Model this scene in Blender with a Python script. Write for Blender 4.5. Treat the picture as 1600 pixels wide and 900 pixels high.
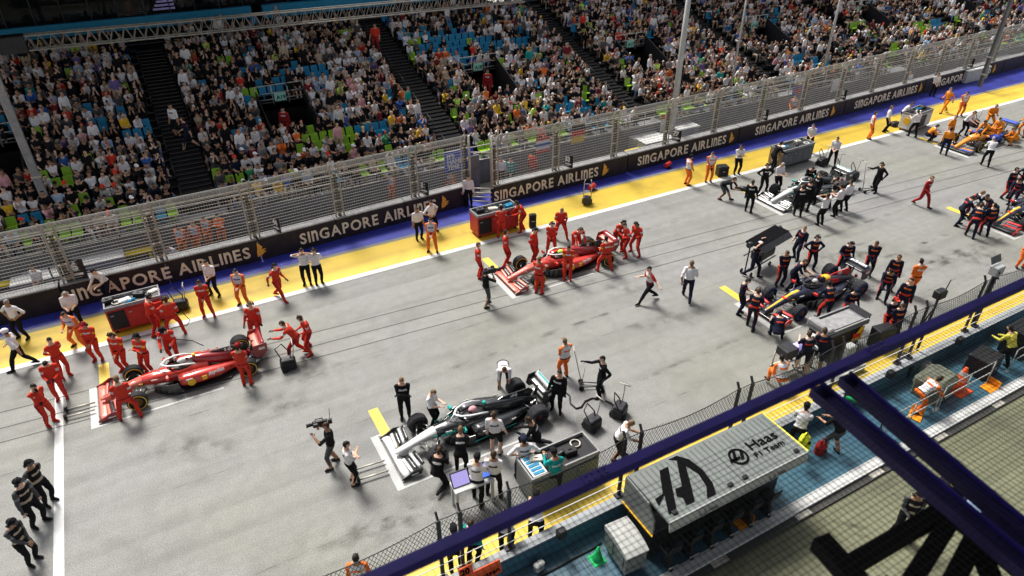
import bpy, bmesh, math, random
from mathutils import Vector, Matrix, noise
from math import radians as R, sin, cos, pi
random.seed(7)
S = bpy.context.scene
C = S.collection
for o in list(bpy.data.objects): bpy.data.objects.remove(o)

# ------------------------------------------------------------------ camera
CAM_H, FOC, PITCH, YAW = 16.43, 1070.8, R(33.24), R(61.12)
cam = bpy.data.cameras.new('camera'); co = bpy.data.objects.new('camera', cam); C.objects.link(co)
cam.sensor_width = 36; cam.lens = FOC/1600*36; cam.clip_start = .1; cam.clip_end = 2000
co.location = (0, 0, CAM_H); co.rotation_euler = (pi/2-PITCH, 0, YAW-pi/2)
cam.dof.use_dof = True; cam.dof.focus_distance = 30; cam.dof.aperture_fstop = 1.1
S.camera = co

# ------------------------------------------------------------------ sky, sun, exposure
W = bpy.data.worlds.new('World'); S.world = W; W.use_nodes = True
nt = W.node_tree; sky = nt.nodes.new('ShaderNodeTexSky'); sky.sky_type = 'NISHITA'
SUN_EL, SUN_AZ = R(54), R(97)            # the floodlights stand beyond the grandstand side of the track
sky.sun_disc = False; sky.sun_elevation = SUN_EL; sky.sun_rotation = pi/2-SUN_AZ
sky.air_density = .7; sky.dust_density = 4.0; sky.ozone_density = .4
bg = nt.nodes['Background']; hs_ = nt.nodes.new('ShaderNodeHueSaturation'); hs_.inputs['Saturation'].default_value = .3; nt.links.new(sky.outputs[0], hs_.inputs['Color']); nt.links.new(hs_.outputs[0], bg.inputs[0]); bg.inputs[1].default_value = .11
sun = bpy.data.lights.new('sun', 'SUN'); sun.energy = 3.2; sun.angle = R(18); sun.color = (1, .96, .88)
so = bpy.data.objects.new('sun', sun); C.objects.link(so)
so.rotation_euler = Vector((-cos(SUN_EL)*cos(SUN_AZ), -cos(SUN_EL)*sin(SUN_AZ), -sin(SUN_EL))).to_track_quat('-Z', 'Y').to_euler()
S.view_settings.view_transform = 'Standard'; S.view_settings.look = 'None'
S.view_settings.exposure = .85; S.view_settings.gamma = 1
S.cycles.max_bounces = 6; S.cycles.diffuse_bounces = 3; S.cycles.use_denoising = True

# ------------------------------------------------------------------ places measured on the ground
_Fv = Vector((cos(YAW)*cos(PITCH), sin(YAW)*cos(PITCH), -sin(PITCH)))
_Rv = Vector((sin(YAW), -cos(YAW), 0)); _Uv = _Rv.cross(_Fv)
CP = Vector((0, 0, CAM_H))
def ray(px, py): return _Fv*FOC+_Rv*(px-800)-_Uv*(py-450)
def G(px, py, z=0.0):
    d = ray(px, py); return CP+d*((z-CAM_H)/d.z)
def GY(px, py, y):
    d = ray(px, py); return CP+d*(y/d.y)
def PJ(v):
    d = Vector(v)-CP; z = d.dot(_Fv); return 800+FOC*d.dot(_Rv)/z, 450-FOC*d.dot(_Uv)/z
def heading(a):      # 0 faces right in the view, 90 away, 270 towards the viewer
    v = _Rv*cos(R(a))+Vector((cos(YAW), sin(YAW), 0))*sin(R(a)); return math.atan2(v.y, v.x)

# ------------------------------------------------------------------ materials
M = {}
def mat(name, col, rough=.6, metal=0, var=0.0, scale=8.0, bump=0.0, bscale=40.0, coat=0.0, alpha=None, emit=0):
    m = bpy.data.materials.new(name); m.use_nodes = True; M[name] = m
    n = m.node_tree.nodes; l = m.node_tree.links; b = n['Principled BSDF']
    c = (*col, 1); b.inputs['Base Color'].default_value = c
    b.inputs['Roughness'].default_value = rough; b.inputs['Metallic'].default_value = metal
    if not coat and metal < .3: b.inputs['Specular IOR Level'].default_value = .22 if rough < .7 else .12
    if coat: b.inputs['Coat Weight'].default_value = coat; b.inputs['Coat Roughness'].default_value = .08
    if alpha is not None: b.inputs['Alpha'].default_value = alpha
    if emit: b.inputs['Emission Color'].default_value = c; b.inputs['Emission Strength'].default_value = emit
    if var or bump:
        tc = n.new('ShaderNodeTexCoord')
    if var:
        t = n.new('ShaderNodeTexNoise'); t.inputs['Scale'].default_value = scale; t.inputs['Detail'].default_value = 5
        l.new(tc.outputs['Object'], t.inputs['Vector'])
        r = n.new('ShaderNodeValToRGB'); r.color_ramp.elements[0].position = .32; r.color_ramp.elements[1].position = .68
        r.color_ramp.elements[0].color = (*[max(0, x*(1-var)) for x in col], 1); r.color_ramp.elements[1].color = (*[min(1, x*(1+var)) for x in col], 1)
        l.new(t.outputs['Fac'], r.inputs['Fac']); l.new(r.outputs['Color'], b.inputs['Base Color'])
    if bump:
        t2 = n.new('ShaderNodeTexNoise'); t2.inputs['Scale'].default_value = bscale; t2.inputs['Detail'].default_value = 4
        l.new(tc.outputs['Object'], t2.inputs['Vector'])
        bp = n.new('ShaderNodeBump'); bp.inputs['Strength'].default_value = bump; bp.inputs['Distance'].default_value = .02
        l.new(t2.outputs['Fac'], bp.inputs['Height']); l.new(bp.outputs['Normal'], b.inputs['Normal'])
    return m

def cloth(name, col, v=.12): return mat(name, col, .85, 0, v, 9, 1.0, 15)

def ground_mat(name, base, tint, speck=.35, stain=.5, streak=.3, rough=.75):
    m = bpy.data.materials.new(name); m.use_nodes = True; M[name] = m
    n = m.node_tree.nodes; l = m.node_tree.links; b = n['Principled BSDF']; b.inputs['Roughness'].default_value = rough
    tc = n.new('ShaderNodeTexCoord')
    def noise_tex(scale, detail=4, stretch=None, dist=0):
        t = n.new('ShaderNodeTexNoise'); t.inputs['Scale'].default_value = scale; t.inputs['Detail'].default_value = detail; t.inputs['Distortion'].default_value = dist
        if stretch:
            mp = n.new('ShaderNodeMapping'); mp.inputs['Scale'].default_value = stretch; l.new(tc.outputs['Object'], mp.inputs[0]); l.new(mp.outputs[0], t.inputs['Vector'])
        else: l.new(tc.outputs['Object'], t.inputs['Vector'])
        return t
    def ramp(src, p0, c0, p1, c1):
        r = n.new('ShaderNodeValToRGB'); e = r.color_ramp.elements
        e[0].position, e[1].position = p0, p1; e[0].color = (*c0, 1); e[1].color = (*c1, 1); l.new(src, r.inputs['Fac']); return r.outputs['Color']
    def mix(mode, fac, a, bb):
        x = n.new('ShaderNodeMix'); x.data_type = 'RGBA'; x.blend_type = mode; x.inputs[0].default_value = fac
        l.new(a, x.inputs[6]); l.new(bb, x.inputs[7]); return x.outputs[2]
    g = lambda v: (v, v, v)
    c = ramp(noise_tex(.12, 3).outputs['Fac'], .38, base, .64, tint)
    c = mix('MULTIPLY', 1, c, ramp(noise_tex(55, 3).outputs['Fac'], .36, g(1-speck), .6, g(1+speck*.15)))
    c = mix('MULTIPLY', 1, c, ramp(noise_tex(24, 2).outputs['Fac'], .40, g(1-speck*.42), .54, g(1)))
    c = mix('MULTIPLY', 1, c, ramp(noise_tex(2.6, 6).outputs['Fac'], .34, g(1-speck*.22), .62, g(1)))
    c = mix('MULTIPLY', 1, c, ramp(noise_tex(.45, 6, None, .8).outputs['Fac'], .30, g(1-stain), .5, g(1)))
    if streak: c = mix('MULTIPLY', 1, c, ramp(noise_tex(1.0, 5, (.035, 1.6, 1)).outputs['Fac'], .36, g(1-streak), .56, g(1)))
    l.new(c, b.inputs['Base Color'])
    bp = n.new('ShaderNodeBump'); bp.inputs['Strength'].default_value = .5; bp.inputs['Distance'].default_value = .01
    l.new(noise_tex(70, 3).outputs['Fac'], bp.inputs['Height']); l.new(bp.outputs['Normal'], b.inputs['Normal'])
    return m

ground_mat('asphalt', (.272, .272, .270), (.265, .266, .235), .5, .14, .16)
ground_mat('pit_asphalt', (.20, .205, .125), (.16, .165, .10), .40, .30, .30)
ground_mat('service_concrete', (.34, .34, .30), (.28, .29, .22), .25, .35, 0)
ground_mat('yellow_paint', (.71, .49, .04), (.65, .44, .035), .14, .24, .2, .55)
ground_mat('blue_paint', (.032, .042, .36), (.04, .055, .42), .2, .35, .2, .45)
ground_mat('deck_blue', (.06, .17, .235), (.045, .12, .185), .22, .35, .12, .4)
ground_mat('white_line', (.66, .67, .67), (.58, .59, .58), .18, .18, 0, .6)
ground_mat('yellow_line', (.78, .55, .06), (.72, .5, .05), .2, .2, 0, .6)
ground_mat('stain_dark', (.15, .15, .12), (.10, .10, .085), .35, .3, .2)
ground_mat('concrete', (.36, .38, .40), (.29, .31, .33), .25, .35, 0)
ground_mat('grid_white', (.50, .51, .51), (.42, .43, .42), .25, .25, 0, .6)
ground_mat('slot_dark', (.05, .05, .045), (.04, .04, .04), .3, .2, 0)
mat('barrier_navy', (.018, .016, .024), .45, 0, .25, 3)
mat('letter_cream', (.74, .66, .52), .55, 0, .1, 6)
mat('letter_gold', (.72, .38, .06), .5)
mat('wall_grey', (.15, .155, .165), .7, 0, .2, 1.5)
mat('steel', (.42, .42, .42), .42, .75, .15, 5)
mat('galv', (.45, .43, .38), .55, .35, .2, 4)
mat('wire_pale', (.40, .395, .375), .5, .2)
mat('coping', (.24, .24, .245), .6, 0, .2, 4)
mat('rust_post', (.10, .085, .06), .7, .2, .35, 7)
mat('dark_metal', (.035, .035, .04), .45, .5, .2, 6)
mat('black_plastic', (.018, .018, .02), .45)
mat('rubber', (.022, .022, .024), .7, 0, .25, 6)
mat('blanket', (.03, .03, .034), .85, 0, .3, 10, .6, 22)
mat('carbon', (.022, .023, .026), .32, 0, .3, 12, 0, 0, .5)
mat('rim_grey', (.09, .09, .10), .35, .7)
mat('rim_gold', (.30, .20, .06), .35, .6)
mat('tyre_yellow', (.75, .55, .06), .6)
mat('white_paint', (.60, .60, .59), .45, 0, .06, 5)
mat('off_white', (.42, .43, .42), .5, 0, .1, 3)
mat('grey_box', (.30, .31, .32), .5, 0, .12, 3)
mat('pearl_grey', (.15, .165, .16), .45, 0, .08, 2)
mat('red_gloss', (.54, .035, .022), .28, 0, .05, 3, 0, 0, .7)
mat('red_dark', (.26, .012, .016), .28, 0, .05, 3, 0, 0, .7)
mat('red_pale', (.72, .19, .14), .35, 0, .05, 3, 0, 0, .5)
mat('cart_red', (.42, .035, .028), .4, 0, .15, 3)
mat('silver', (.62, .65, .66), .28, .35, .06, 3, 0, 0, .6)
mat('white_gloss', (.70, .71, .71), .25, 0, .05, 3, 0, 0, .6)
mat('teal', (.01, .33, .30), .4)
mat('mercedes_black', (.02, .022, .025), .25, .1, .2, 4, 0, 0, .8)
mat('navy_gloss', (.018, .022, .05), .38, 0, .15, 4, 0, 0, .5)
mat('rb_yellow', (.80, .46, .03), .4)
mat('rb_red', (.58, .03, .03), .4)
mat('papaya', (.80, .27, .02), .35, 0, .05, 3, 0, 0, .5)
mat('orange_plate', (.85, .30, .02), .5, 0, .08, 3)
mat('cone_orange', (.78, .11, .03), .5)
mat('green_plastic', (.02, .45, .13), .45)
mat('truss_blue', (.017, .011, .14), .6, 0, .2, 6)
mat('truss_purple', (.022, .015, .09), .6, 0, .2, 6)
mat('truss_black', (.006, .006, .008), .9)
mat('net_wire', (.02, .022, .02), .9)
mat('seat_lime', (.24, .44, .03), .42, 0, .08, 5)
mat('seat_cyan', (.015, .20, .36), .42, 0, .08, 5)
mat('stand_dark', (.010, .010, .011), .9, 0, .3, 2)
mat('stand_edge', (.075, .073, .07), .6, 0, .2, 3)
mat('fascia_blue', (.03, .27, .45), .5, 0, .1, 1)
mat('tower_glass', (.012, .013, .016), .03, 0, 0, 8, 0, 0, 0, .5)
mat('sign_mint', (.30, .62, .52), .5)
mat('print_black', (.002, .002, .003), .95).node_tree.nodes['Principled BSDF'].inputs['Specular IOR Level'].default_value = .1
mat('print_white', (.75, .75, .75), .6)
mat('print_blue', (.05, .10, .50), .6)
mat('glow_violet', (.42, .36, .75), .3, 0, 0, 8, 0, 0, 0, None, .35)
mat('screen_blue', (.10, .22, .80), .3, 0, 0, 8, 0, 0, 0, None, .5)
mat('paper', (.70, .70, .70), .7)
mat('wood', (.30, .20, .10), .7, 0, .3, 5)
mat('canvas_olive', (.16, .17, .13), .8, 0, .2, 6, .5, 10)
mat('yellow_plastic', (.75, .55, .02), .45)
mat('lime_bag', (.68, .74, .03), .5)
mat('eye_dark', (.02, .015, .012), .4)
for i, c in enumerate([(.56, .34, .24), (.42, .24, .15), (.22, .12, .075), (.62, .42, .32), (.33, .19, .12)]): mat('skin_%d' % i, c, .55, 0, .06, 20)
for i, c in enumerate([(.012, .010, .009), (.05, .028, .015), (.16, .10, .05), (.30, .28, .26)]): mat('hair_%d' % i, c, .6, 0, .25, 30)
cloth('c_red', (.54, .042, .024)); cloth('c_deepred', (.30, .02, .022)); cloth('c_black', (.010, .010, .012)); cloth('c_navy', (.012, .015, .032))
cloth('c_white', (.68, .67, .69), .05); cloth('c_offwhite', (.55, .54, .54), .06); cloth('c_orange', (.75, .16, .03)); cloth('c_papaya', (.72, .24, .025))
cloth('c_teal', (.01, .26, .25)); cloth('c_grey', (.20, .20, .21)); cloth('c_darkgrey', (.07, .07, .075)); cloth('c_khaki', (.38, .32, .22))
cloth('c_blue', (.04, .11, .36)); cloth('c_sky', (.30, .42, .58)); cloth('c_yellow', (.74, .46, .03)); cloth('c_pink', (.62, .32, .35))
cloth('c_lime', (.50, .75, .12)); cloth('c_maroon', (.16, .02, .03)); cloth('c_green', (.05, .28, .12)); cloth('c_purple', (.13, .10, .26))
cloth('c_tan', (.42, .34, .25)); cloth('c_denim', (.13, .18, .28)); cloth('c_brown', (.10, .055, .03)); cloth('c_lemon', (.72, .66, .10)); cloth('c_mint', (.25, .60, .50))

# ------------------------------------------------------------------ mesh building
class MB:
    def __init__(s): s.v = []; s.f = []; s.m = []; s.sm = []
    def add(s, vs, fs, mi=0, smooth=False):
        b = len(s.v); s.v += [tuple(x) for x in vs]
        s.f += [tuple(b+i for i in f) for f in fs]; s.m += [mi]*len(fs); s.sm += [smooth]*len(fs); return s
    def box(s, x0, x1, y0, y1, z0, z1, mi=0):
        return s.hexa([(x0, y0, z0), (x1, y0, z0), (x1, y1, z0), (x0, y1, z0), (x0, y0, z1), (x1, y0, z1), (x1, y1, z1), (x0, y1, z1)], mi)
    def hexa(s, v, mi=0):
        return s.add(v, [(3, 2, 1, 0), (4, 5, 6, 7), (0, 1, 5, 4), (1, 2, 6, 5), (2, 3, 7, 6), (3, 0, 4, 7)], mi)
    def bbox(s, x0, x1, y0, y1, z0, z1, b=.02, mi=0):      # box with bevelled vertical edges and top
        pts = [(x0+b, y0), (x1-b, y0), (x1, y0+b), (x1, y1-b), (x1-b, y1), (x0+b, y1), (x0, y1-b), (x0, y0+b)]
        cx, cy = (x0+x1)/2, (y0+y1)/2
        def sh(p, k): return (p[0]+(b*k if p[0] < cx else -b*k), p[1]+(b*k if p[1] < cy else -b*k))
        a = [(*p, z0) for p in pts]; m = [(*p, z1-b) for p in pts]; t = [(*sh(p, 1), z1) for p in pts]
        fs = [(i, (i+1) % 8, 8+(i+1) % 8, 8+i) for i in range(8)]+[(8+i, 8+(i+1) % 8, 16+(i+1) % 8, 16+i) for i in range(8)]+[tuple(range(16, 24)), tuple(range(7, -1, -1))]
        return s.add(a+m+t, fs, mi)
    def bar(s, a, b, w, h=None, mi=0, up=(0, 0, 1)):
        a, b = Vector(a), Vector(b); h = h or w; d = (b-a).normalized(); u = Vector(up)
        if abs(d.dot(u)) > .98: u = Vector((1, 0, 0))
        x = d.cross(u).normalized()*w/2; y = x.cross(d).normalized()*h/2
        return s.hexa([a-x-y, a+x-y, a+x+y, a-x+y, b-x-y, b+x-y, b+x+y, b-x+y], mi)
    def tube(s, path, r, n=8, mi=0, cap=True, smooth=True, flat=(1, 1), up=(0, 0, 1)):
        P = [Vector(p) for p in path]; k = len(P); rs = r if isinstance(r, (list, tuple)) else [r]*k
        rings = []; u0 = None
        for i in range(k):
            d = (P[min(i+1, k-1)]-P[max(i-1, 0)]).normalized()
            if u0 is None:
                u = Vector(up)
                if abs(d.dot(u)) > .95: u = Vector((1, 0, 0))
            else: u = u0
            x = d.cross(u)
            if x.length < 1e-5: x = d.cross(Vector((.3, 1, .2)))
            x.normalize(); y = x.cross(d).normalized(); u0 = y
            q = rs[i]; fx, fy = (q if isinstance(q, (tuple, list)) else (q*flat[0], q*flat[1]))
            rings.append([P[i]+x*fx*cos(2*pi*j/n)+y*fy*sin(2*pi*j/n) for j in range(n)])
        return s.rings(rings, mi, cap, smooth)
    def rings(s, rings, mi=0, cap=True, smooth=True, closed=True):
        n = len(rings[0]); vs = [p for r in rings for p in r]; fs = []
        for i in range(len(rings)-1):
            for j in range(n if closed else n-1):
                fs.append((i*n+j, i*n+(j+1) % n, (i+1)*n+(j+1) % n, (i+1)*n+j))
        s.add(vs, fs, mi, smooth)
        if cap and closed:
            b = len(s.v)-len(vs); s.f += [tuple(b+j for j in range(n-1, -1, -1)), tuple(b+(len(rings)-1)*n+j for j in range(n))]; s.m += [mi]*2; s.sm += [False]*2
        return s
    def ball(s, c, r, n=10, k=6, mi=0, rot=None):
        c = Vector(c); r = r if isinstance(r, (tuple, list)) else (r, r, r); vs = []; fs = []
        for i in range(1, k):
            for j in range(n):
                v = Vector((r[0]*sin(pi*i/k)*cos(2*pi*j/n), r[1]*sin(pi*i/k)*sin(2*pi*j/n), r[2]*cos(pi*i/k)))
                vs.append(c+(rot @ v if rot else v))
        t = Vector((0, 0, r[2])); t = rot @ t if rot else t
        vs += [c+t, c-t]; T, B = len(vs)-2, len(vs)-1
        for i in range(k-2):
            for j in range(n): fs.append((i*n+j, (i+1)*n+j, (i+1)*n+(j+1) % n, i*n+(j+1) % n))
        for j in range(n): fs.append((T, j, (j+1) % n)); fs.append((B, (k-2)*n+(j+1) % n, (k-2)*n+j))
        return s.add(vs, fs, mi, True)
    def prism(s, pts, d, mi=0):        # planar outline swept along d
        n = len(pts); d = Vector(d); a = [Vector(p) for p in pts]; b = [p+d for p in a]
        return s.add(a+b, [tuple(range(n-1, -1, -1)), tuple(range(n, 2*n))]+[(i, (i+1) % n, n+(i+1) % n, n+i) for i in range(n)], mi)
    def lathe(s, prof, axis_o, axis='y', n=24, mi=0, cap=False, smooth=True):   # prof: (offset along axis, radius)
        o = Vector(axis_o); rings = []
        for a, r in prof:
            ring = []
            for j in range(n):
                c_, s_ = r*cos(2*pi*j/n), r*sin(2*pi*j/n)
                ring.append(o+(Vector((c_, a, s_)) if axis == 'y' else Vector((c_, s_, a)) if axis == 'z' else Vector((a, c_, s_))))
            rings.append(ring)
        return s.rings(rings, mi, cap, smooth)
    def sheet(s, x0, x1, y0, y1, z, mi=0): return s.add([(x0, y0, z), (x1, y0, z), (x1, y1, z), (x0, y1, z)], [(0, 1, 2, 3)], mi)
    def mesh(s, name, mats):
        me = bpy.data.meshes.new(name); me.from_pydata(s.v, [], s.f)
        for m in (mats if isinstance(mats, (list, tuple)) else [mats]): me.materials.append(M[m] if isinstance(m, str) else m)
        me.polygons.foreach_set('material_index', s.m); me.polygons.foreach_set('use_smooth', s.sm); me.update()
        return me
    def build(s, name, mats, parent=None, **kw): return put(name, s.mesh(name, mats), parent, **kw)

def put(name, me, parent=None, loc=None, rz=None, **props):
    o = bpy.data.objects.new(name, me); C.objects.link(o)
    if parent: o.parent = parent
    if loc is not None: o.location = loc
    if rz is not None: o.rotation_euler = (0, 0, rz)
    for k, v in props.items(): o[k] = v
    return o
def thing(name, label, cat, loc=(0, 0, 0), rz=0, group=None):
    o = put(name, None, None, loc, rz, label=label, category=cat)
    if group: o['group'] = group
    return o
def children(o): return [c for c in KIDS.get(o.name, [])] if False else list(o.children)
def copy_thing(src, loc, rz, label=None, group=None, scale=None):
    r = src.copy(); C.objects.link(r); r.location = loc; r.rotation_euler = (0, 0, rz)
    if label: r['label'] = label
    if group: r['group'] = group
    if scale: r.scale = (scale,)*3
    for ch in src.children:
        c = ch.copy(); C.objects.link(c); c.parent = r
        for g in ch.children:
            d = g.copy(); C.objects.link(d); d.parent = c
    return r

def text_mesh(txt, size=1.0, bold=.0, extrude=.004, mats='print_black', xs=1.0, shear=0, align='LEFT'):
    cu = bpy.data.curves.new('lettering', 'FONT'); cu.body = txt; cu.size = size; cu.offset = bold; cu.extrude = extrude; cu.shear = shear; cu.align_x = align
    cu.resolution_u = 3
    ob = bpy.data.objects.new('lettering', cu); C.objects.link(ob)
    me = bpy.data.meshes.new_from_object(ob.evaluated_get(bpy.context.evaluated_depsgraph_get()))
    bpy.data.objects.remove(ob); bpy.data.curves.remove(cu)
    me.name = 'lettering'; me.materials.clear(); me.materials.append(M[mats])
    if xs != 1: me.transform(Matrix.Diagonal((xs, 1, 1, 1)))
    return me
def put_text(txt, parent, origin, xdir, ydir, size, mats='print_black', bold=.0, width=None, shear=0, align='LEFT', name='lettering', **kw):
    """flat lettering whose baseline runs along xdir and whose letters rise along ydir; width fits it to a length"""
    me = text_mesh(txt, size, bold, .003, mats, 1, shear, align)
    if width:
        w = max(v.co.x for v in me.vertices)-min(v.co.x for v in me.vertices); me.transform(Matrix.Diagonal((width/w, 1, 1, 1)))
    x = Vector(xdir).normalized(); y = Vector(ydir).normalized(); z = x.cross(y)
    m = Matrix.Translation(Vector(origin)) @ Matrix((x, y, z)).transposed().to_4x4()
    me.transform(m); return put(name, me, parent, **kw)
# ================================================================== THE SETTING
def struct(name, mb, mats): return mb.build(name, mats, kind='structure')
struct('ground', MB().sheet(-500, 900, -500, 900, -.03), 'service_concrete')
struct('track', MB().sheet(-60, 240, 10.2, 33, 0), 'asphalt')
struct('pit_lane', MB().sheet(-60, 240, -8, 7.3, .001), 'pit_asphalt')
struct('service_lane', MB().sheet(-60, 240, 30.0, 33, .004), 'service_concrete')
struct('yellow_strip', MB().sheet(-60, 240, 26.3, 28.35, .004), 'yellow_paint')
struct('blue_strip', MB().sheet(-60, 240, 28.62, 31, .005), 'blue_paint')
struct('edge_line', MB().sheet(-60, 240, 26.0, 26.3, .005), 'white_line')
struct('pit_side_strip', MB().sheet(-60, 240, 10.25, 11.2, .004), 'yellow_paint')
struct('start_line', MB().sheet(-5.36, -5.10, 11.6, 26.0, .004), 'white_line')
struct('pit_cross_line', MB().sheet(24.1, 24.5, -6, 5.0, .005), 'white_line')
# three slots cut in the asphalt, run a little askew of the kerb
for i, (a, b) in enumerate([((0, 645), (1600, 236)), ((0, 670), (1600, 248)), ((0, 692), (1600, 262))]):
    p, q = G(*a), G(*b); d = (q-p).normalized(); n = Vector((-d.y, d.x, 0))*.02; p -= d*8; q += d*30; z = Vector((0, 0, .005))
    struct('track_slot', MB().add([p-n+z, q-n+z, q+n+z, p+n+z], [(0, 1, 2, 3)]), 'slot_dark')
# grid boxes: front bar, outer side line and yellow aiming tick
BX = -4.27
def grid_box(x, ynear, yfar):
    m = MB(); z = .006
    m.add([(x-.02, ynear, z), (x+.22, ynear, z), (x+.22, yfar, z), (x-.02, yfar, z)], [(0, 1, 2, 3)])
    m.add([(x+.22, ynear, z), (x+4.2, ynear, z), (x+4.2, ynear+.08, z), (x+.22, ynear+.08, z)], [(0, 1, 2, 3)])
    m.add([(x+.22, yfar-.08, z), (x+1.6, yfar-.08, z), (x+1.6, yfar, z), (x+.22, yfar, z)], [(0, 1, 2, 3)])
    struct('grid_marking', m, 'grid_white')
for k in range(5): grid_box(BX+16*k, 21.19, 23.45)
for k in range(3): grid_box(BX+8+16*k, 13.83, 16.35)
for k in range(4): struct('grid_tick', MB().sheet(-3.95+16*k, -3.6+16*k, 23.5, 24.8, .007), 'yellow_line')
for k in range(3): struct('grid_tick', MB().sheet(4.05+16*k, 4.4+16*k, 15.4, 17.6, .0075), 'yellow_line')
# rubber and oil stains on the road, irregular patches
def blotch(c, rx, ry, rot, seed):
    rnd = random.Random(seed); vs = [(c[0], c[1], .003)]; n = 18
    for i in range(n):
        k = .6+.5*rnd.random(); a = 2*pi*i/n; x, y = rx*k*cos(a), ry*k*sin(a)
        vs.append((c[0]+x*cos(rot)-y*sin(rot), c[1]+x*sin(rot)+y*cos(rot), .003))
    return vs, [(0, 1+i, 1+(i+1) % n) for i in range(n)]
m = bpy.data.materials.new('oil_stain'); m.use_nodes = True; M['oil_stain'] = m
_n = m.node_tree.nodes; _l = m.node_tree.links; _b = _n['Principled BSDF']; _b.inputs['Base Color'].default_value = (.055, .05, .035, 1); _b.inputs['Roughness'].default_value = .6
_t = _n.new('ShaderNodeTexNoise'); _t.inputs['Scale'].default_value = 1.6; _t.inputs['Detail'].default_value = 7; _tc = _n.new('ShaderNodeTexCoord'); _l.new(_tc.outputs['Object'], _t.inputs['Vector'])
_r = _n.new('ShaderNodeValToRGB'); _r.color_ramp.elements[0].position = .45; _r.color_ramp.elements[0].color = (0, 0, 0, 1); _r.color_ramp.elements[1].position = .78; _r.color_ramp.elements[1].color = (.8, .8, .8, 1)
_l.new(_t.outputs['Fac'], _r.inputs['Fac']); _at = _n.new('ShaderNodeAttribute'); _at.attribute_name = 'fade'; _mx = _n.new('ShaderNodeMath'); _mx.operation = 'MULTIPLY'; _l.new(_r.outputs['Color'], _mx.inputs[0]); _l.new(_at.outputs['Fac'], _mx.inputs[1]); _l.new(_mx.outputs[0], _b.inputs['Alpha'])
mb = MB()
for y, w in ((13.05, .05), (17.2, .035), (20.3, .05), (24.6, .04)):      # paving joints, worn in places
    for k in range(16): v, f = blotch((-6+k*5.0, y, 0), 3.4, w, .0, 300+k); mb.add([(a, b, .0022) for a, b, c in v], f)
rt = random.Random(3)
for i in range(26):          # tyre trails along the lanes and skids across the pit lane
    c = Vector((rt.uniform(-4, 55), rt.choice((21.5, 23.1, 14.3, 15.9, 18.5, 19.8))+rt.uniform(-.3, .3), 0)); v, f = blotch(c, rt.uniform(4, 9), rt.uniform(.10, .2), rt.uniform(-.05, .04), 100+i); mb.add([(x, y, .0025) for x, y, z in v], f)
for i in range(14):
    c = Vector((rt.uniform(9, 26), rt.uniform(4.2, 6.8), 0)); v, f = blotch(c, rt.uniform(1.2, 2.6), rt.uniform(.06, .13), rt.uniform(-.9, -.3), 200+i); mb.add([(x, y, .004) for x, y, z in v], f)
for i, (px, py, rx, ry) in enumerate([(480, 580, 1.3, .7), (300, 700, 1.6, .6), (650, 800, 1.6, .8), (700, 640, 1.2, .4), (1330, 400, 2.2, 1.0), (1050, 500, 1.8, .5), (1500, 400, 2.5, .7), (430, 640, 1.5, .8), (960, 450, 1.6, .6),
        (780, 790, 1.4, .8), (880, 660, 1.2, .7), (60, 600, 1.2, .8), (560, 830, 1.4, .5), (1400, 540, 1.8, .7)]):
    c = G(px, py); v, f = blotch(c, rx*1.6, ry*1.6, random.uniform(-.6, .6), i); mb.add(v, f)
rs_ = struct('road_stains', mb, 'oil_stain'); ca_ = rs_.data.color_attributes.new('fade', 'FLOAT_COLOR', 'POINT')
for i in range(len(mb.v)): ca_.data[i].color = ((1, 1, 1, 1) if i % 19 == 0 else (0, 0, 0, 1))
# pit wall deck, kerb
mb = MB().box(-60, 240, 7.75, 10.25, -.01, .12); struct('pit_wall_deck', mb, 'deck_blue')
mb = MB()
for i in range(-3, 60):
    mb.box(i*1.5+.006, i*1.5+1.494, 7.42, 7.74, 0, .13)
struct('pit_kerb', mb, 'white_line')
mb = MB().box(-60, 240, 7.2, 7.418, 0, .05); struct('drain_channel', mb, 'slot_dark')
for i in range(0, 14): struct('drain_grate', MB().box(i*3.2+.6, i*3.2+1.15, 7.23, 7.40, .04, .062), 'galv')
# seams in the deck
for i in range(-2, 16): struct('deck_seam', MB().sheet(i*2.4, i*2.4+.025, 7.8, 9.6, .1245), 'slot_dark')

# ================================================================== CRASH BARRIER AND DEBRIS FENCE, FAR SIDE
BAR = [(-40, 29.2), (-7, 29.45), (2.8, 29.63), (9.0, 29.98), (14.05, 30.2)]
BAR2 = [(15.2, 29.42), (25, 29.52), (36, 29.85), (50, 30.5), (68, 31.1), (140, 33.0)]
def bar_y(x):
    P = BAR if x <= 14.6 else BAR2
    for (a, b), (c, d) in zip(P, P[1:]):
        if x <= c or (c, d) == P[-1]: return b+(d-b)*(x-a)/(c-a)
BH = 1.07
def glyph_word(txt, cap):            # capitals with the rounded n standing at capital height
    mb = MB(); x = 0
    for ch in txt:
        if ch == ' ': x += cap*.42; continue
        me = text_mesh(ch, 1, .022, .01, 'letter_cream'); vs = [v.co.copy() for v in me.vertices]
        x0 = min(v.x for v in vs); x1 = max(v.x for v in vs); y1 = max(v.y for v in vs); y0 = min(v.y for v in vs)
        if ch == 'n': sy = cap/(y1-y0); sx = cap/.70
        else: sy = cap/(y1-y0); sx = cap/.70
        mb.add([((v.x-x0)*sx+x, (v.y-y0)*sy, v.z) for v in vs], [tuple(p.vertices) for p in me.polygons]); x += (x1-x0)*sx+cap*.17
        bpy.data.meshes.remove(me)
    return mb, x
word, word_w = glyph_word('SInGAPORE AIRLInES', .5)
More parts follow.
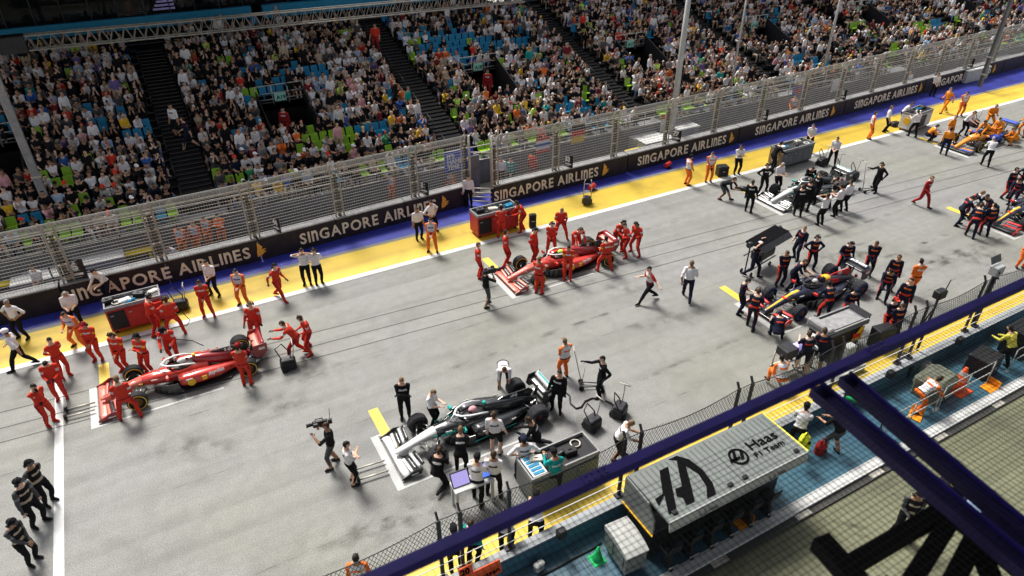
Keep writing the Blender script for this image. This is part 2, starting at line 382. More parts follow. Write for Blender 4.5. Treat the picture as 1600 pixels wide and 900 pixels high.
def bird(mb_, s):
    mb_.prism([(0, -.02*s, 0), (.28*s, .05*s, 0), (.62*s, .30*s, 0), (.40*s, .30*s, 0), (.62*s, .46*s, 0), (.33*s, .46*s, 0), (.42*s, .62*s, 0), (.12*s, .98*s, 0), (.10*s, .60*s, 0), (.02*s, .30*s, 0)], (0, 0, .012))
sections = [(-19.5, -12.0, None), (-11.95, -4.9, None), (-4.85, 3.05, (97, 472, 388, 403)), (3.1, 14.05, (470, 376, 683, 325)), (15.2, 24.0, (777, 311, 942, 275)), (24.05, 33.0, (1003, 256, 1145, 224)),
            (33.05, 43.5, (1194, 211, 1313, 183)), (43.55, 53.0, (1356, 171, 1455, 146)), (53.05, 64.0, (1490, 141, 1583, 118)), (64.05, 80.0, None), (80.05, 120, None)]
names = ['far left end of the wall beyond the frame edge', 'left end with no lettering in view', 'behind the nearest red equipment cart', 'behind the two white-shirted officials and blue floor', 'right of the open gate, above the red trolley',
         'behind the standing orange marshals', 'behind the grey covered cart', 'behind the white equipment cart', 'rightmost one with full lettering', 'at the right frame edge', 'far right end']
for (x0, x1, t), nm in zip(sections, names):
    b = thing('crash_barrier', 'dark advertising crash barrier section '+nm, 'barrier', (x0, bar_y(x0), 0), group='sponsor barriers along the far edge of the track')
    o = Vector((x0, bar_y(x0), 0)); e = Vector((x1, bar_y(x1), 0)); n = max(1, round((x1-x0)/4)); d = (e-o)/n
    for i in range(n):
        p = d*i; q = d*(i+1)-d.normalized()*.03
        MB().prism([p, q, q+Vector((0, .12, BH-.04)), p+Vector((0, .12, BH-.04))], (0, .001, 0)) if False else None
        v = [p, q, q+Vector((0, .55, 0)), p+Vector((0, .55, 0)), p+Vector((0, .05, BH)), q+Vector((0, .05, BH)), q+Vector((0, .5, BH)), p+Vector((0, .5, BH))]
        MB().hexa(v).build('block', 'barrier_navy', b)
        MB().hexa([a+Vector((0, .02, BH+.002)) for a in (p, q)]+[a+Vector((0, .54, BH+.002)) for a in (q, p)]+[a+Vector((0, .02, BH+.06)) for a in (p, q)]+[a+Vector((0, .54, BH+.06)) for a in (q, p)]).build('coping', 'coping', b)
    if t:
        a = G(t[0], t[1], .55); c = G(t[2], t[3], .55); L = (c.x-a.x)*1.035/word_w
        dx = d.normalized(); off = (a.x-x0)
        mm = Matrix.Translation(dx*off+Vector((0, -.012, .27)) - Vector((0, 0, 0))) @ Matrix((dx, Vector((0, .05, 1)).normalized(), dx.cross(Vector((0, .05, 1)).normalized()))).transposed().to_4x4()
        me = word.mesh('lettering', 'letter_cream'); me.transform(Matrix.Diagonal((L, 1.12, 1, 1))); me.transform(mm); put('lettering', me, b)
        bm_ = MB(); bird(bm_, .72); me = bm_.mesh('logo', 'letter_gold')
        me.transform(Matrix.Translation(dx*(c.x-x0+.45)+Vector((0, -.012, .24))) @ Matrix((dx, Vector((0, .05, 1)).normalized(), dx.cross(Vector((0, .05, 1)).normalized()))).transposed().to_4x4()); put('logo', me, b)

fence = thing('debris_fence', 'tall wire debris fence on posts above the far track barrier', 'fence', (0, 30, 0))
post_px = [(110, 480), (255, 413), (400, 374), (530, 336), (649, 309), (873, 271), (965, 250), (1048, 231), (1126, 213), (1199, 196), (1267, 180), (1329, 166), (1387, 153), (1442, 140), (1495, 128), (1542, 117), (1589, 106)]
PX = [-20, -13.5]+[G(a, b, 1.07).x for a, b in post_px]; PX += [14.0, 15.3]; PX += [72, 80, 90, 100, 112, 125]
FTOP = 3.55
def post_mesh():
    m = MB()
    for s in (-.2, .2):
        m.tube([(s, 0, 1.0), (s, 0, FTOP), (s, -.14, FTOP+.28), (s, -.5, FTOP+.52)], .045, 7, 0)
    m.box(-.075, .075, -.02, .10, .9, FTOP-.2, 1)
    for k in range(4): m.box(-.2, .2, -.05, -.03, 1.3+.62*k, 1.34+.62*k, 0)
    return m.mesh('post', ['galv', 'rust_post'])
pm = post_mesh()
for x in PX: put('post', pm, fence, (x, bar_y(x)+.22-30, 0))
def wire_run(P, z, dy, r, name='wire', mats='galv', n=4):
    m = MB(); m.tube([(x, y+.22+dy-30, z) for x, y in P], r, n, 0, True, False); m.build(name, mats, fence)
for P in ([(x, bar_y(x)) for x in [-40, -7, 2.8, 9, 14]], [(x, bar_y(x)) for x in [15.3, 25, 36, 50, 68, 140]]):
    for i in range(16): wire_run(P, 1.26+i*.148, -.06, .0145, 'wire', 'wire_pale')
    wire_run(P, FTOP, -.06, .035, 'top_rail'); m = MB(); x = P[0][0]
    while x < min(P[-1][0], 80):
        y = bar_y(x if not 14.05 < x < 15.2 else 14)+.22-30; m.bar((x, y-.05, 1.1), (x, y-.05, FTOP), .0085); x += .11
    m.build('mesh', 'wire_pale', fence, kind='stuff')
    m = MB()
    for i in range(11):
        k = i/10; m.tube([(x, y+.22-30-.06-.46*k, FTOP+.06+.42*k+.1*sin(pi*k)) for x, y in P], .009, 4, 0, False, False)
    x = P[0][0]
    while x < P[-1][0]:
        y = bar_y(x if not 14.05 < x < 15.2 else 14)+.22-30
        m.bar((x, y-.06, FTOP+.06), (x, y-.5, FTOP+.5), .008); x += .12 if x < 40 else .4
    m.build('overhang_mesh', 'wire_pale', fence, kind='stuff')
# gate in the gap between the two barrier runs
gate = thing('gate_frame', 'narrow opening with steel frame between the two barrier runs', 'gate', (14.6, 30, 0))
m = MB()
for z in (.25, .5, .75, 1.0): m.tube([(-.5, .1, z), (.45, -.5, z)], .03, 6)
m.build('rail', 'galv', gate)
MB().box(-.05, .45, .9, .95, .2, 2.4).build('door_panel', 'wall_grey', gate)
m = MB(); m.tube([(-.5, .1, 1.0), (-.5, .1, 3.9)], .05, 6); m.tube([(.5, -.5, 1), (.5, -.5, 3.9)], .05, 6); m.tube([(-.5, .1, 3.0), (.5, -.5, 3.0)], .035, 6); m.build('frame', 'galv', gate)

# ================================================================== GRANDSTAND
stand = thing('grandstand', 'long stepped grandstand full of spectators behind the debris fence', 'grandstand', (0, 0, 0))
ROWS, RD, RH, RY, RZ = 23, .68, .212, 33.2, 1.45
FRONT = 32.3
XA, XB = -16.0, 128.0
stair_x = [-11.6, 1.35, 15.1, 27.6]+[27.6+12.2*k for k in range(1, 9)]
SW = .74                                           # half width of an aisle
vom_x = [-7.0, 7.2, 19.9]+[32.2+12.2*k for k in range(0, 8)]
vom_px = [(20, 190), (440, 165), (755, 105), (1003, 75)]
VR0, VR1 = 6, 11
def in_vom(x, r, w=1.45): return VR0 <= r < VR1 and any(abs(x-v) < w for v in vom_x)
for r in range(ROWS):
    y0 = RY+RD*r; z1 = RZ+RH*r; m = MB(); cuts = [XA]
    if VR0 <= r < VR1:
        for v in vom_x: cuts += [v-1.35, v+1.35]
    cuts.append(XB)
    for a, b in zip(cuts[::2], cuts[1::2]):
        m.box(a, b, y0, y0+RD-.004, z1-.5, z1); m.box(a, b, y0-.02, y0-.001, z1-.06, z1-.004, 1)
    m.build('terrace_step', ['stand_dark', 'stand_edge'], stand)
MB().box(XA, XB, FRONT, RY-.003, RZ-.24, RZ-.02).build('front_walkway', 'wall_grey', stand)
for i in range(int((XB-XA)/2.4)):
    MB().box(XA+2.4*i+.01, XA+2.4*i+2.39, FRONT-.04, FRONT-.003, .02, RZ).build('front_panel', 'wall_grey', stand)
m = MB()
for z in (RZ+.02, RZ+.45, RZ+.85): m.tube([(XA, FRONT-.06, z), (XB, FRONT-.06, z)], .03, 5)
for i in range(int((XB-XA)/1.8)): m.tube([(XA+1.8*i, FRONT-.06, RZ), (XA+1.8*i, FRONT-.06, RZ+.85)], .022, 5)
m.build('guard_rail', 'galv', stand)
sm = MB(); sm.box(-SW, SW, 0, RD/2, -.2, 0); sm.box(-SW, SW, -.012, -.001, -.045, -.002, 1); sm = sm.mesh('stair_step', ['stand_dark', 'stand_edge'])
for x in stair_x[:5]:
    for k in range(ROWS*2-4): put('stair_step', sm, stand, (x, RY+RD*k/2-.12, RZ+RH*k/2+.11))
arl = MB().tube([(0, 0, 0), (0, 0, .85), (0, .9, 1.13), (0, .9, .28)], .022, 5).mesh('aisle_rail', 'dark_metal')
for x in stair_x[:5]:
    for s_ in (-SW-.05, SW+.05):
        for k in range(0, ROWS-3, 3): put('aisle_rail', arl, stand, (x+s_, RY+RD*k, RZ+RH*k))
for i, v in enumerate(vom_x[:7]):
    y0, y1 = RY+RD*VR0, RY+RD*VR1; z0 = RZ+RH*VR0-.9; z1 = RZ+RH*VR1
    m = MB(); m.box(v-1.34, v+1.34, y0-.4, y1, z0-.05, z0); m.box(v-1.34, v+1.34, y1, y1+.05, z0, z1+.02)
    m.build('exit_passage', 'stand_dark', stand)
    for s_ in (-1.36, 1.30):
        MB().hexa([(v+s_, y0-.2, z0), (v+s_+.06, y0-.2, z0), (v+s_+.06, y1, z0), (v+s_, y1, z0), (v+s_, y0-.2, RZ+RH*VR0+.3), (v+s_+.06, y0-.2, RZ+RH*VR0+.3), (v+s_+.06, y1, z1+.7), (v+s_, y1, z1+.7)]).build('exit_side_wall', 'dark_metal', stand)
    m = MB()
    for z in (z1+.15, z1+.5, z1+.95): m.tube([(v-1.35, y1-.02, z), (v+1.35, y1-.02, z)], .03, 5)
    for s in (-1.35, -.45, .45, 1.35): m.tube([(v+s, y1-.02, z1-.2), (v+s, y1-.02, z1+.95)], .03, 5)
    m.build('exit_rail', 'galv', stand)
    sg = MB().box(v-.36, v+.30, y1-.09, y1-.06, z1+.02, z1+.48).build('exit_sign', 'sign_mint', stand)
    put_text('A%d' % (20-i), sg, (v-.26, y1-.093, z1+.12), (1, 0, 0), (0, 0, 1), .32, 'print_black', .006)

# seats: 300 that show largest singly, the rest as one part
def seat_geo():
    m = MB(); m.hexa([(-.22, .10, .36), (.22, .10, .36), (.20, .46, .33), (-.20, .46, .33), (-.22, .08, .41), (.22, .08, .41), (.21, .48, .39), (-.21, .48, .39)])
    m.hexa([(-.21, .44, .38), (.21, .44, .38), (.21, .50, .38), (-.21, .50, .38), (-.19, .54, .80), (.19, .54, .80), (.17, .60, .78), (-.17, .60, .78)])
    m.box(-.05, .05, .3, .42, 0, .35); return m
SEAT = seat_geo(); seat_me = {k: SEAT.mesh('seat', 'seat_'+k) for k in ('lime', 'cyan')}
vacant = [((655, 45, 730, 90), 'c'), ((640, 65, 665, 105), 'l'), ((735, 60, 800, 88), 'c'), ((395, 105, 450, 140), 'c'), ((465, 100, 545, 120), 'c'), ((95, 190, 235, 215), 'c'), ((465, 200, 560, 232), 'l'), ((560, 195, 610, 210), 'c'), ((66, 262, 112, 300), 'l'),
          ((128, 305, 190, 335), 'l'), ((50, 308, 72, 326), 'l'), ((330, 270, 372, 292), 'l'), ((335, 83, 372, 102), 'l'), ((375, 150, 410, 165), 'c'), ((820, 80, 850, 95), 'l'), ((800, 45, 830, 78), 'c'), ((965, 95, 985, 112), 'l'), ((525, 48, 550, 66), 'l'),
          ((1330, 25, 1355, 45), 'l'), ((1420, 35, 1455, 52), 'l'), ((1455, 30, 1475, 45), 'c'), ((1475, 28, 1500, 42), 'l'), ((1535, 18, 1552, 28), 'c'), ((1235, 88, 1305, 108), 'c'), ((1385, 65, 1402, 82), 'l'), ((70, 338, 108, 365), 'l'), ((160, 325, 215, 365), 'l'), ((470, 195, 490, 210), 'l'), ((1050, 160, 1085, 178), 'l'), ((863, 155, 935, 175), 'c'), ((1190, 15, 1215, 40), 'c'), ((780, 128, 806, 142), 'l'), ((705, 138, 730, 150), 'l'), ((0, 345, 30, 375), 'l'), ((655, 250, 700, 268), 'l')]
rs = random.Random(11); seats = []
for r in range(-1, ROWS):
    y = RY+RD*r if r >= 0 else FRONT+.12; z = RZ+RH*r if r >= 0 else RZ-.02
    x = XA+.3
    while x < XB:
        xx = x; x += .49
        if any(abs(xx-s) < SW+.25 for s in stair_x) or in_vom(xx, r, 1.6): continue
        px, py = PJ((xx, y+.4, z+.6))
        if -25 < px < 1625 and -20 < py < 480:
            if px < 830 and py < 76-.093*(px-40) and rs.random() < .88: continue
            v = [k for (a, b, c, d), k in vacant if a <= px <= c and b <= py <= d]
            dist = (Vector((xx, y, z))-CP).length
            free = (bool(v) and rs.random() < .62) or rs.random() < (.07 if r >= 0 else .25)
            col = ('lime' if v[0] == 'l' else 'cyan') if v else ('lime' if (r < 5) ^ (rs.random() < .25) else 'cyan')
            seats.append((dist, xx, y, z, r, free, col, px, py))
seats.sort(key=lambda s: (not s[5], s[0]))
mb = MB()
for i, (d, x, y, z, r, free, col, px, py) in enumerate(seats):
    if not free: continue
    if i < 300: put('seat', seat_me[col], stand, (x, y, z))
    else:
        mi = 0 if col == 'lime' else 1
        if free: mb.add([(a+x, b+y, c+z) for a, b, c in SEAT.v], SEAT.f, mi)
        elif d < 75: mb.add([(a+x, b+y, c+z) for a, b, c in SEAT.v[8:16]], [(4, 5, 6, 7), (0, 1, 5, 4)], mi)
mb.build('seat_rows', ['seat_lime', 'seat_cyan'], stand, kind='stuff')
OCC = sorted([s for s in seats if not s[5]], key=lambda s: s[0])

# hospitality tier above and behind the stand: blue fascia, glass front
YT = RY+RD*ROWS+1.6
suite = thing('hospitality_suite', 'glass fronted hospitality tier with blue fascia above the stand', 'building', (0, YT, 0))
zf = GY(200, 28, YT).z; zb = GY(200, 47, YT).z
xe = GY(392, 12, YT).x; xe2 = GY(760, -12, YT).x
MB().box(-16, xe, 0, .3, zb, zf).build('fascia_panel', 'fascia_blue', suite)
MB().box(xe+.7, xe2, -.2, .3, zb-.1, zf-.02).build('fascia_panel', 'fascia_blue', suite)
MB().box(-16, xe2, .1, 6, zb-.5, zb-.01).build('floor_slab', 'stand_dark', suite)
MB().box(-16, xe2, 5.6, 6, 0, zf+4).build('rear_wall', 'stand_dark', suite)
MB().box(-16, xe2, -1.2, 6, zf+3.6, zf+4).build('roof', 'stand_dark', suite)
MB().box(-30, 10, -11.5, -3.51, 12.2, 12.5).build('shade_canopy', 'stand_dark', suite)  # unseen canopy, set low and far forward to darken the upper left rows
MB().box(-30, 140, -3.5, 14, 15.2, 15.6).build('shade_canopy', 'stand_dark', suite)  # unseen canopy added along the whole stand to shade its top rows
for xx in (-20, 0, 20, 45, 70, 95, 120): MB().box(xx-.3, xx+.3, 6.01, 6.6, 0, 15.19).build('column', 'stand_dark', suite)
MB().box(-16, xe2, .5, .7, 0, zb-.52).build('lower_wall', 'stand_dark', suite)
MB().box(-16, xe2, -1.6, .5, RZ+RH*ROWS-.7, RZ+RH*ROWS-.3).build('top_walkway', 'stand_dark', suite)
x = -16.0
while x < xe2-1.45:
    MB().box(x+.03, x+1.45, .34, .37, zf+.02, zf+2.9).build('pane', 'tower_glass', suite)
    MB().box(x-.03, x+.03, .28, .40, zf+.01, zf+2.9).build('mullion', 'dark_metal', suite); x += 1.48
for xx in (2.3, 9.4):  # glowing bars stand in for violet light reflected in the glass
    for k in range(4): MB().box(xx+.15*k, xx+1.3, 1.0+.12*k, 1.1+.12*k, zf+.1+.2*k, zf+.2+.2*k).build('reflection_bar', 'glow_violet', suite)

# lattice lighting truss in front of the upper rows
def truss(name, label, a, b, h, w, n, mats, r=.035, cat='truss'):
    a, b = Vector(a), Vector(b); t = thing(name, label, cat, a); d = b-a; dn = d.normalized(); side = Vector((-dn.y, dn.x, 0)).normalized()*w; up = Vector((0, 0, h)); z = Vector()
    for off in (z, side, up, up+side): MB().tube([off, d+off], r, 6).build('chord', mats, t)
    for i in range(n):
        p, q, c = d*(i/n), d*((i+1)/n), d*((i+.5)/n)
        m = MB()
        for s in (z, side): m.tube([p+s, c+up+s, q+s], r*.62, 5)
        m.tube([p+up, c+up+side, q+up], r*.5, 4); m.build('lattice_brace', mats, t)
    return t
ytr = 44.0
truss('lighting_truss', 'pale lattice lighting truss hung in front of the upper rows', GY(38, 80, ytr), GY(820, 3, ytr), .72, .5, 52, 'galv', .045)
t = thing('truss_end_box', 'dark box at the left end of the pale lighting truss', 'motor box', GY(8, 84, ytr))
MB().bbox(-.2, 1.05, -.1, .6, -.05, .8, .04).build('box', 'dark_metal', t); m = MB(); m.tube([(-.35, 0, -.1), (-.35, 0, .9)], .03, 6); m.tube([(-.35, 0, .9), (-.2, 0, .9)], .03, 6); m.build('bracket', 'galv', t)
# light poles
def pole(label, pxb, zb, pxt, w0, w1, kind, mats):
    b = G(*pxb, zb); y = b.y; t_ = GY(*pxt, y); h = max(9, (t_.z-zb)*1.35)
    t = thing('light_pole', label, 'pole', b)
    if kind == 'beam':
        m = MB(); m.box(-w0, w0, -.13, -.09, 0, h); m.box(-w0, w0, .09, .13, 0, h); m.box(-.03, .03, -.088, .088, 0, h); m.build('shaft', mats, t)
        MB().box(-w0-.03, w0+.03, -.16, .16, 2.2, 2.28).build('clamp', 'galv', t); MB().box(-w0-.03, w0+.03, -.16, .16, .9, .98).build('clamp', 'galv', t)
    else:
        MB().tube([(0, 0, 0), (0, 0, h)], [w0, w1], 12).build('shaft', mats, t); MB().lathe([(0, w0*1.8), (.06, w0*1.8), (.1, w0*1.1), (.3, w0*1.05)], (0, 0, 0), 'z', 12).build('base', mats, t)
    return t
pole('grey steel I-beam pole standing at the left of the stand', (85, 345), 1.6, (2, 105), .16, .2, 'beam', 'coping')
pole('thick pale round lamp pole behind the fence near the middle', (1046, 225), 0.3, (1073, 0), .20, .13, 'round', 'off_white')
pole('thin pale pole in the crowd right of the thick lamp pole', (1140, 150), 1.5, (1166, 0), .07, .05, 'round', 'off_white')
pole('thin tapering pale pole at the right of the stand', (1281, 130), 1.5, (1310, 0), .10, .06, 'round', 'off_white')
pole('dark twin post rising at the far right of the fence', (1530, 135), .3, (1568, 0), .12, .2, 'beam', 'wall_grey')

# things on the service lane behind the fence
def bench_box(label, px, py, L, W_, H_, mats, rz=0, legs=False, cat='cabinet', name='equipment_cabinet'):
    t = thing(name, label, cat, G(px, py), rz)
    if legs:
        MB().bbox(-L/2, L/2, -W_/2, W_/2, H_-.08, H_, .02).build('seat', mats, t); m = MB()
        for a in (-L/2+.12, L/2-.12): MB().box(a-.05, a+.05, -W_/2+.03, W_/2-.03, 0, H_-.081).build('leg', mats, t)
    else:
        MB().bbox(-L/2, L/2, -W_/2, W_/2, .06, H_, .03).build('body', mats, t); MB().box(-L/2+.05, L/2-.05, -W_/2+.05, W_/2-.05, 0, .06).build('plinth', 'dark_metal', t)
        MB().bbox(-L/2-.03, L/2+.03, -W_/2-.03, W_/2+.03, H_+.001, H_+.05, .02).build('lid', 'white_paint', t)
        for k in range(3): MB().box(-L/2+.1+k*L/3, -L/2+.04+(k+.85)*L/3, -W_/2-.012, -W_/2+.0, .2, H_-.15).build('door', mats, t)
bench_box('white cabinet with pale lid behind the fence, far left', 75, 456, 2.2, .8, .8, 'grey_box')
bench_box('pale bench behind the left end of the fence', 85, 438, 2.0, .5, .75, 'off_white', 0, True, 'bench', 'bench')
bench_box('grey cabinet with white lid behind the 16 board', 155, 430, 2.4, .8, .8, 'grey_box')
bench_box('pale bench behind the cabinet by the 16 board', 145, 414, 2.0, .5, .75, 'off_white', 0, True, 'bench', 'bench')
bench_box('yellow bench behind the fence left of the marshals', 214, 414, 1.6, .5, .7, 'yellow_plastic', 0, True, 'bench', 'bench')
bench_box('yellow bench behind the fence at the left frame edge', 14, 464, 1.6, .5, .7, 'yellow_plastic', 0, True, 'bench', 'bench')
bench_box('white cabinet behind the fence left of the thick lamp pole', 1022, 241, 2.2, .9, 1.0, 'grey_box')
bench_box('pale cabinet standing behind the white one by the lamp pole', 1003, 232, 2.0, .8, .9, 'off_white')
bench_box('yellow bench beside the white cabinet by the lamp pole', 993, 247, 1.5, .5, .6, 'yellow_plastic', 0, True, 'bench', 'bench')
bench_box('white cabinet just right of the thick lamp pole', 1065, 221, 1.9, .9, 1.0, 'grey_box')
bench_box('pale cabinet behind the far right end of the fence', 1515, 125, 3.0, 1.0, 1.0, 'off_white')
bench_box('low white cabinet behind the fence at right', 1555, 108, 3.6, 1.0, .9, 'grey_box')
# ladder frame
t = thing('access_steps', 'steel access steps leaning behind the fence at right', 'ladder', G(1428, 130)); m = MB()
for s in (0, 1.4):
    m.tube([(s, 0, 0), (s-1.1, .9, 2.6)], .05, 6)
m.build('stringer', 'white_paint', t); m = MB()
for k in range(1, 8): m.bar((-.14*k, .115*k, .33*k), (1.4-.14*k, .115*k, .33*k), .05)
m.build('rung', 'steel', t)
# flags and banner on the guard rail
def flag(label, px, py, cols, w=1.0, h=1.1, txt=None, vert=False):
    c = GY(px, py, FRONT-.12); t = thing('flag', label, 'flag', c)
    n = len(cols)
    for i, k in enumerate(cols):
        m = MB(); nx = 8
        if vert: pts = [(-w/2+w*i/n, 0), (-w/2+w*(i+1)/n, h)]
        rows = []
        for zz in ((h-h*i/n, h-h*(i+1)/n) if not vert else (h, 0)):
            a, b = (-w/2, w/2) if not vert else (pts[0][0], pts[1][0])
            rows.append([(a+(b-a)*j/nx, -.02-.03*sin(j*1.6+zz*3), zz-h/2-.002*0) for j in range(nx+1)])
        m.rings(rows, 0, False, True, False); m.build('stripe', k, t)
    if txt:
        for ln, z, s in txt: put_text(ln, t, (-w*.42, -.075, z), (1, 0, 0), (0, 0, 1), s, 'print_white', .012)
    return t
flag('flag with black red and gold bands hung on the stand rail', 903, 208, ['c_black', 'c_red', 'c_yellow'], .9, 1.15)
flag('red white and blue banded flag draped on the stand rail', 848, 226, ['c_red', 'c_white', 'c_blue', 'c_white', 'c_red'], .95, .95)
flag('blue banner with white words tied to the stand rail', 717, 250, ['print_blue'], 1.75, 1.15, [("IT'S", .22, .3), ('HAMMER', -.1, .34), ('TIME', -.42, .34)])
flag('white flag with a number and red top hung on the rail', 1040, 192, ['c_red', 'c_white', 'c_white', 'c_white'], .9, 1.2)
f_ = flag('blue flag with crossed red and white bars on the rail', 1247, 141, ['c_blue'], 1.2, .7)
MB().box(-.6, .6, -.075, -.07, -.07, .07).build('cross_bar', 'c_red', f_); MB().box(-.08, .08, -.078, -.072, -.35, .35).build('cross_bar', 'c_red', f_)
flag('white flag with a dark saltire hung on the right rail', 1307, 133, ['c_white'], 1.1, .9)
# ================================================================== PEOPLE
REG = ['skin', 'hair', 'uarm', 'torso', 'waist', 'farm', 'hand', 'thigh', 'calf', 'shoe', 'eye', 'lside', 'band', 'belt', 'patch']
RI = {k: i for i, k in enumerate(REG)}
POSES = dict(
    stand=dict(), stand2=dict(hip=(0, .03, .92), lf=(.06, .15, 0), rf=(-.05, -.10, 0), side=4, lh=(.08, .28, .80), rh=(.12, -.25, .84), hyaw=25),
    look=dict(hyaw=-35, hpitch=12, lh=(.05, .27, .8), rh=(.18, -.2, .98)),
    hips=dict(lh=(.05, .19, 1.02), rh=(.05, -.19, 1.02), lf=(0, .17, 0), rf=(0, -.17, 0), pole_out=1),
    front=dict(lh=(.22, .05, .92), rh=(.23, -.05, .90), hpitch=14), front2=dict(lh=(.24, .06, 1.0), rh=(.22, -.05, .97), lf=(.03, .18, 0), rf=(-.03, -.16, 0), hyaw=15, hpitch=8),
    cross=dict(lh=(.22, -.10, 1.20), rh=(.25, .10, 1.17), pole_out=1), back=dict(lh=(-.16, .06, .95), rh=(-.16, -.05, .93), hyaw=-15),
    read=dict(lh=(.33, .10, 1.12), rh=(.32, -.10, 1.10), hpitch=28), chin=dict(rh=(.16, -.03, 1.46), lh=(.22, -.08, 1.12), hpitch=10),
    face=dict(rh=(.15, -.10, 1.58), lh=(.15, .12, 1.58), pole_out=1, hpitch=-5),
    walk=dict(hip=(0, 0, .91), lean=4, lf=(.30, .09, 0), rf=(-.34, -.09, .06), lh=(-.16, .25, .86), rh=(.26, -.22, .95)),
    walk2=dict(hip=(0, 0, .91), lean=4, lf=(-.32, .09, .06), rf=(.30, -.09, 0), lh=(.24, .22, .93), rh=(-.16, -.25, .86)),
    stride=dict(hip=(0, 0, .88), lean=8, lf=(.42, .1, 0), rf=(-.42, -.1, .08), lh=(-.1, .45, 1.0), rh=(.3, -.3, 1.05)),
    wide=dict(hip=(0, 0, .88), lf=(.10, .27, 0), rf=(-.05, -.25, 0), lean=10, lh=(.30, .16, 1.0), rh=(.28, -.16, .98), hpitch=15),
    lean=dict(hip=(-.14, 0, .90), lean=48, lf=(.02, .16, 0), rf=(-.16, -.14, 0), lh=(.56, .20, .74), rh=(.60, -.16, .72), hpitch=-6),
    lean2=dict(hip=(-.08, 0, .92), lean=24, lf=(.08, .14, 0), rf=(-.15, -.13, 0), lh=(.48, .16, 1.02), rh=(.50, -.14, .98), hpitch=12),
    push=dict(hip=(-.1, 0, .88), lean=30, lf=(.22, .1, 0), rf=(-.36, -.1, .05), lh=(.58, .22, 1.05), rh=(.58, -.22, 1.05)),
    reach=dict(rh=(.52, -.18, 1.42), lh=(.02, .28, .95), lf=(.05, .12, 0), rf=(-.12, -.12, 0), hpitch=6),
    reach2=dict(rh=(.42, -.15, 1.16), lh=(.46, .12, 1.18), lean=8, lf=(.15, .12, 0), rf=(-.15, -.12, 0), hpitch=15),
    crouch=dict(hip=(-.16, 0, .42), lean=34, lf=(.14, .17, 0), rf=(-.06, -.17, .03), lh=(.46, .16, .55), rh=(.48, -.12, .50), hpitch=10),
    kneel=dict(hip=(-.05, 0, .50), lean=18, lf=(.28, .14, 0), rf=(-.42, -.13, .09), lh=(.45, .14, .72), rh=(.46, -.10, .68), hpitch=12),
    bend=dict(hip=(-.22, 0, .90), lean=78, lf=(.0, .14, 0), rf=(-.08, -.14, 0), lh=(.40, .14, .42), rh=(.40, -.14, .42), hpitch=-20),
    camera=dict(lh=(.36, .12, 1.42), rh=(.22, -.16, 1.46), lf=(.1, .15, 0), rf=(-.1, -.14, 0), pole_out=1),
    camlow=dict(hip=(-.22, 0, .84), lean=62, lf=(.22, .13, 0), rf=(-.24, -.13, 0), lh=(.62, .10, .72), rh=(.52, -.16, .78), hpitch=-25),
    overhead=dict(lh=(.10, .30, 1.72), rh=(.10, -.30, 1.72), lean=6, lf=(.25, .1, 0), rf=(-.3, -.1, .05), hip=(0, 0, .90)),
    stool=dict(hip=(0, 0, .66), lean=10, lf=(.36, .13, .08), rf=(.36, -.13, .08), lh=(.36, .14, .86), rh=(.36, -.14, .86), hpitch=12),
    climb=dict(hip=(-.12, 0, .80), lean=50, lf=(.25, .16, .12), rf=(-.25, -.14, 0), lh=(.55, .22, .62), rh=(.60, -.20, .55)),
    sit=dict(hip=(0, 0, .47), lean=2, lf=(.42, .11, 0), rf=(.40, -.11, 0), lh=(.30, .12, .60), rh=(.30, -.11, .60)),
    sit2=dict(hip=(0, 0, .47), lean=26, lf=(.40, .16, 0), rf=(.34, -.15, 0), lh=(.42, .05, .58), rh=(.42, -.05, .57)),
    sit3=dict(hip=(0, 0, .47), lean=-4, lf=(.46, .09, 0), rf=(.42, -.12, 0), lh=(.28, -.05, .68), rh=(.26, .07, .66), hyaw=25),
    sit4=dict(hip=(0, 0, .47), lean=6, lf=(.40, .12, 0), rf=(.40, -.12, 0), lh=(.36, .06, 1.05), rh=(.34, -.08, 1.04), hyaw=-15),
)
def ik(a, b, l1, l2, pole):
    a, b = Vector(a), Vector(b); d = b-a; L = d.length
    if L > (l1+l2)*.998: b = a+d*((l1+l2)*.998/L); d = b-a; L = d.length
    x = d/L; k = (l1*l1-l2*l2+L*L)/(2*L); h = math.sqrt(max(0, l1*l1-k*k)); p = Vector(pole); p = p-x*p.dot(x)
    p = p.normalized() if p.length > 1e-4 else Vector((1, 0, 0)); return a+x*k+p*h, b
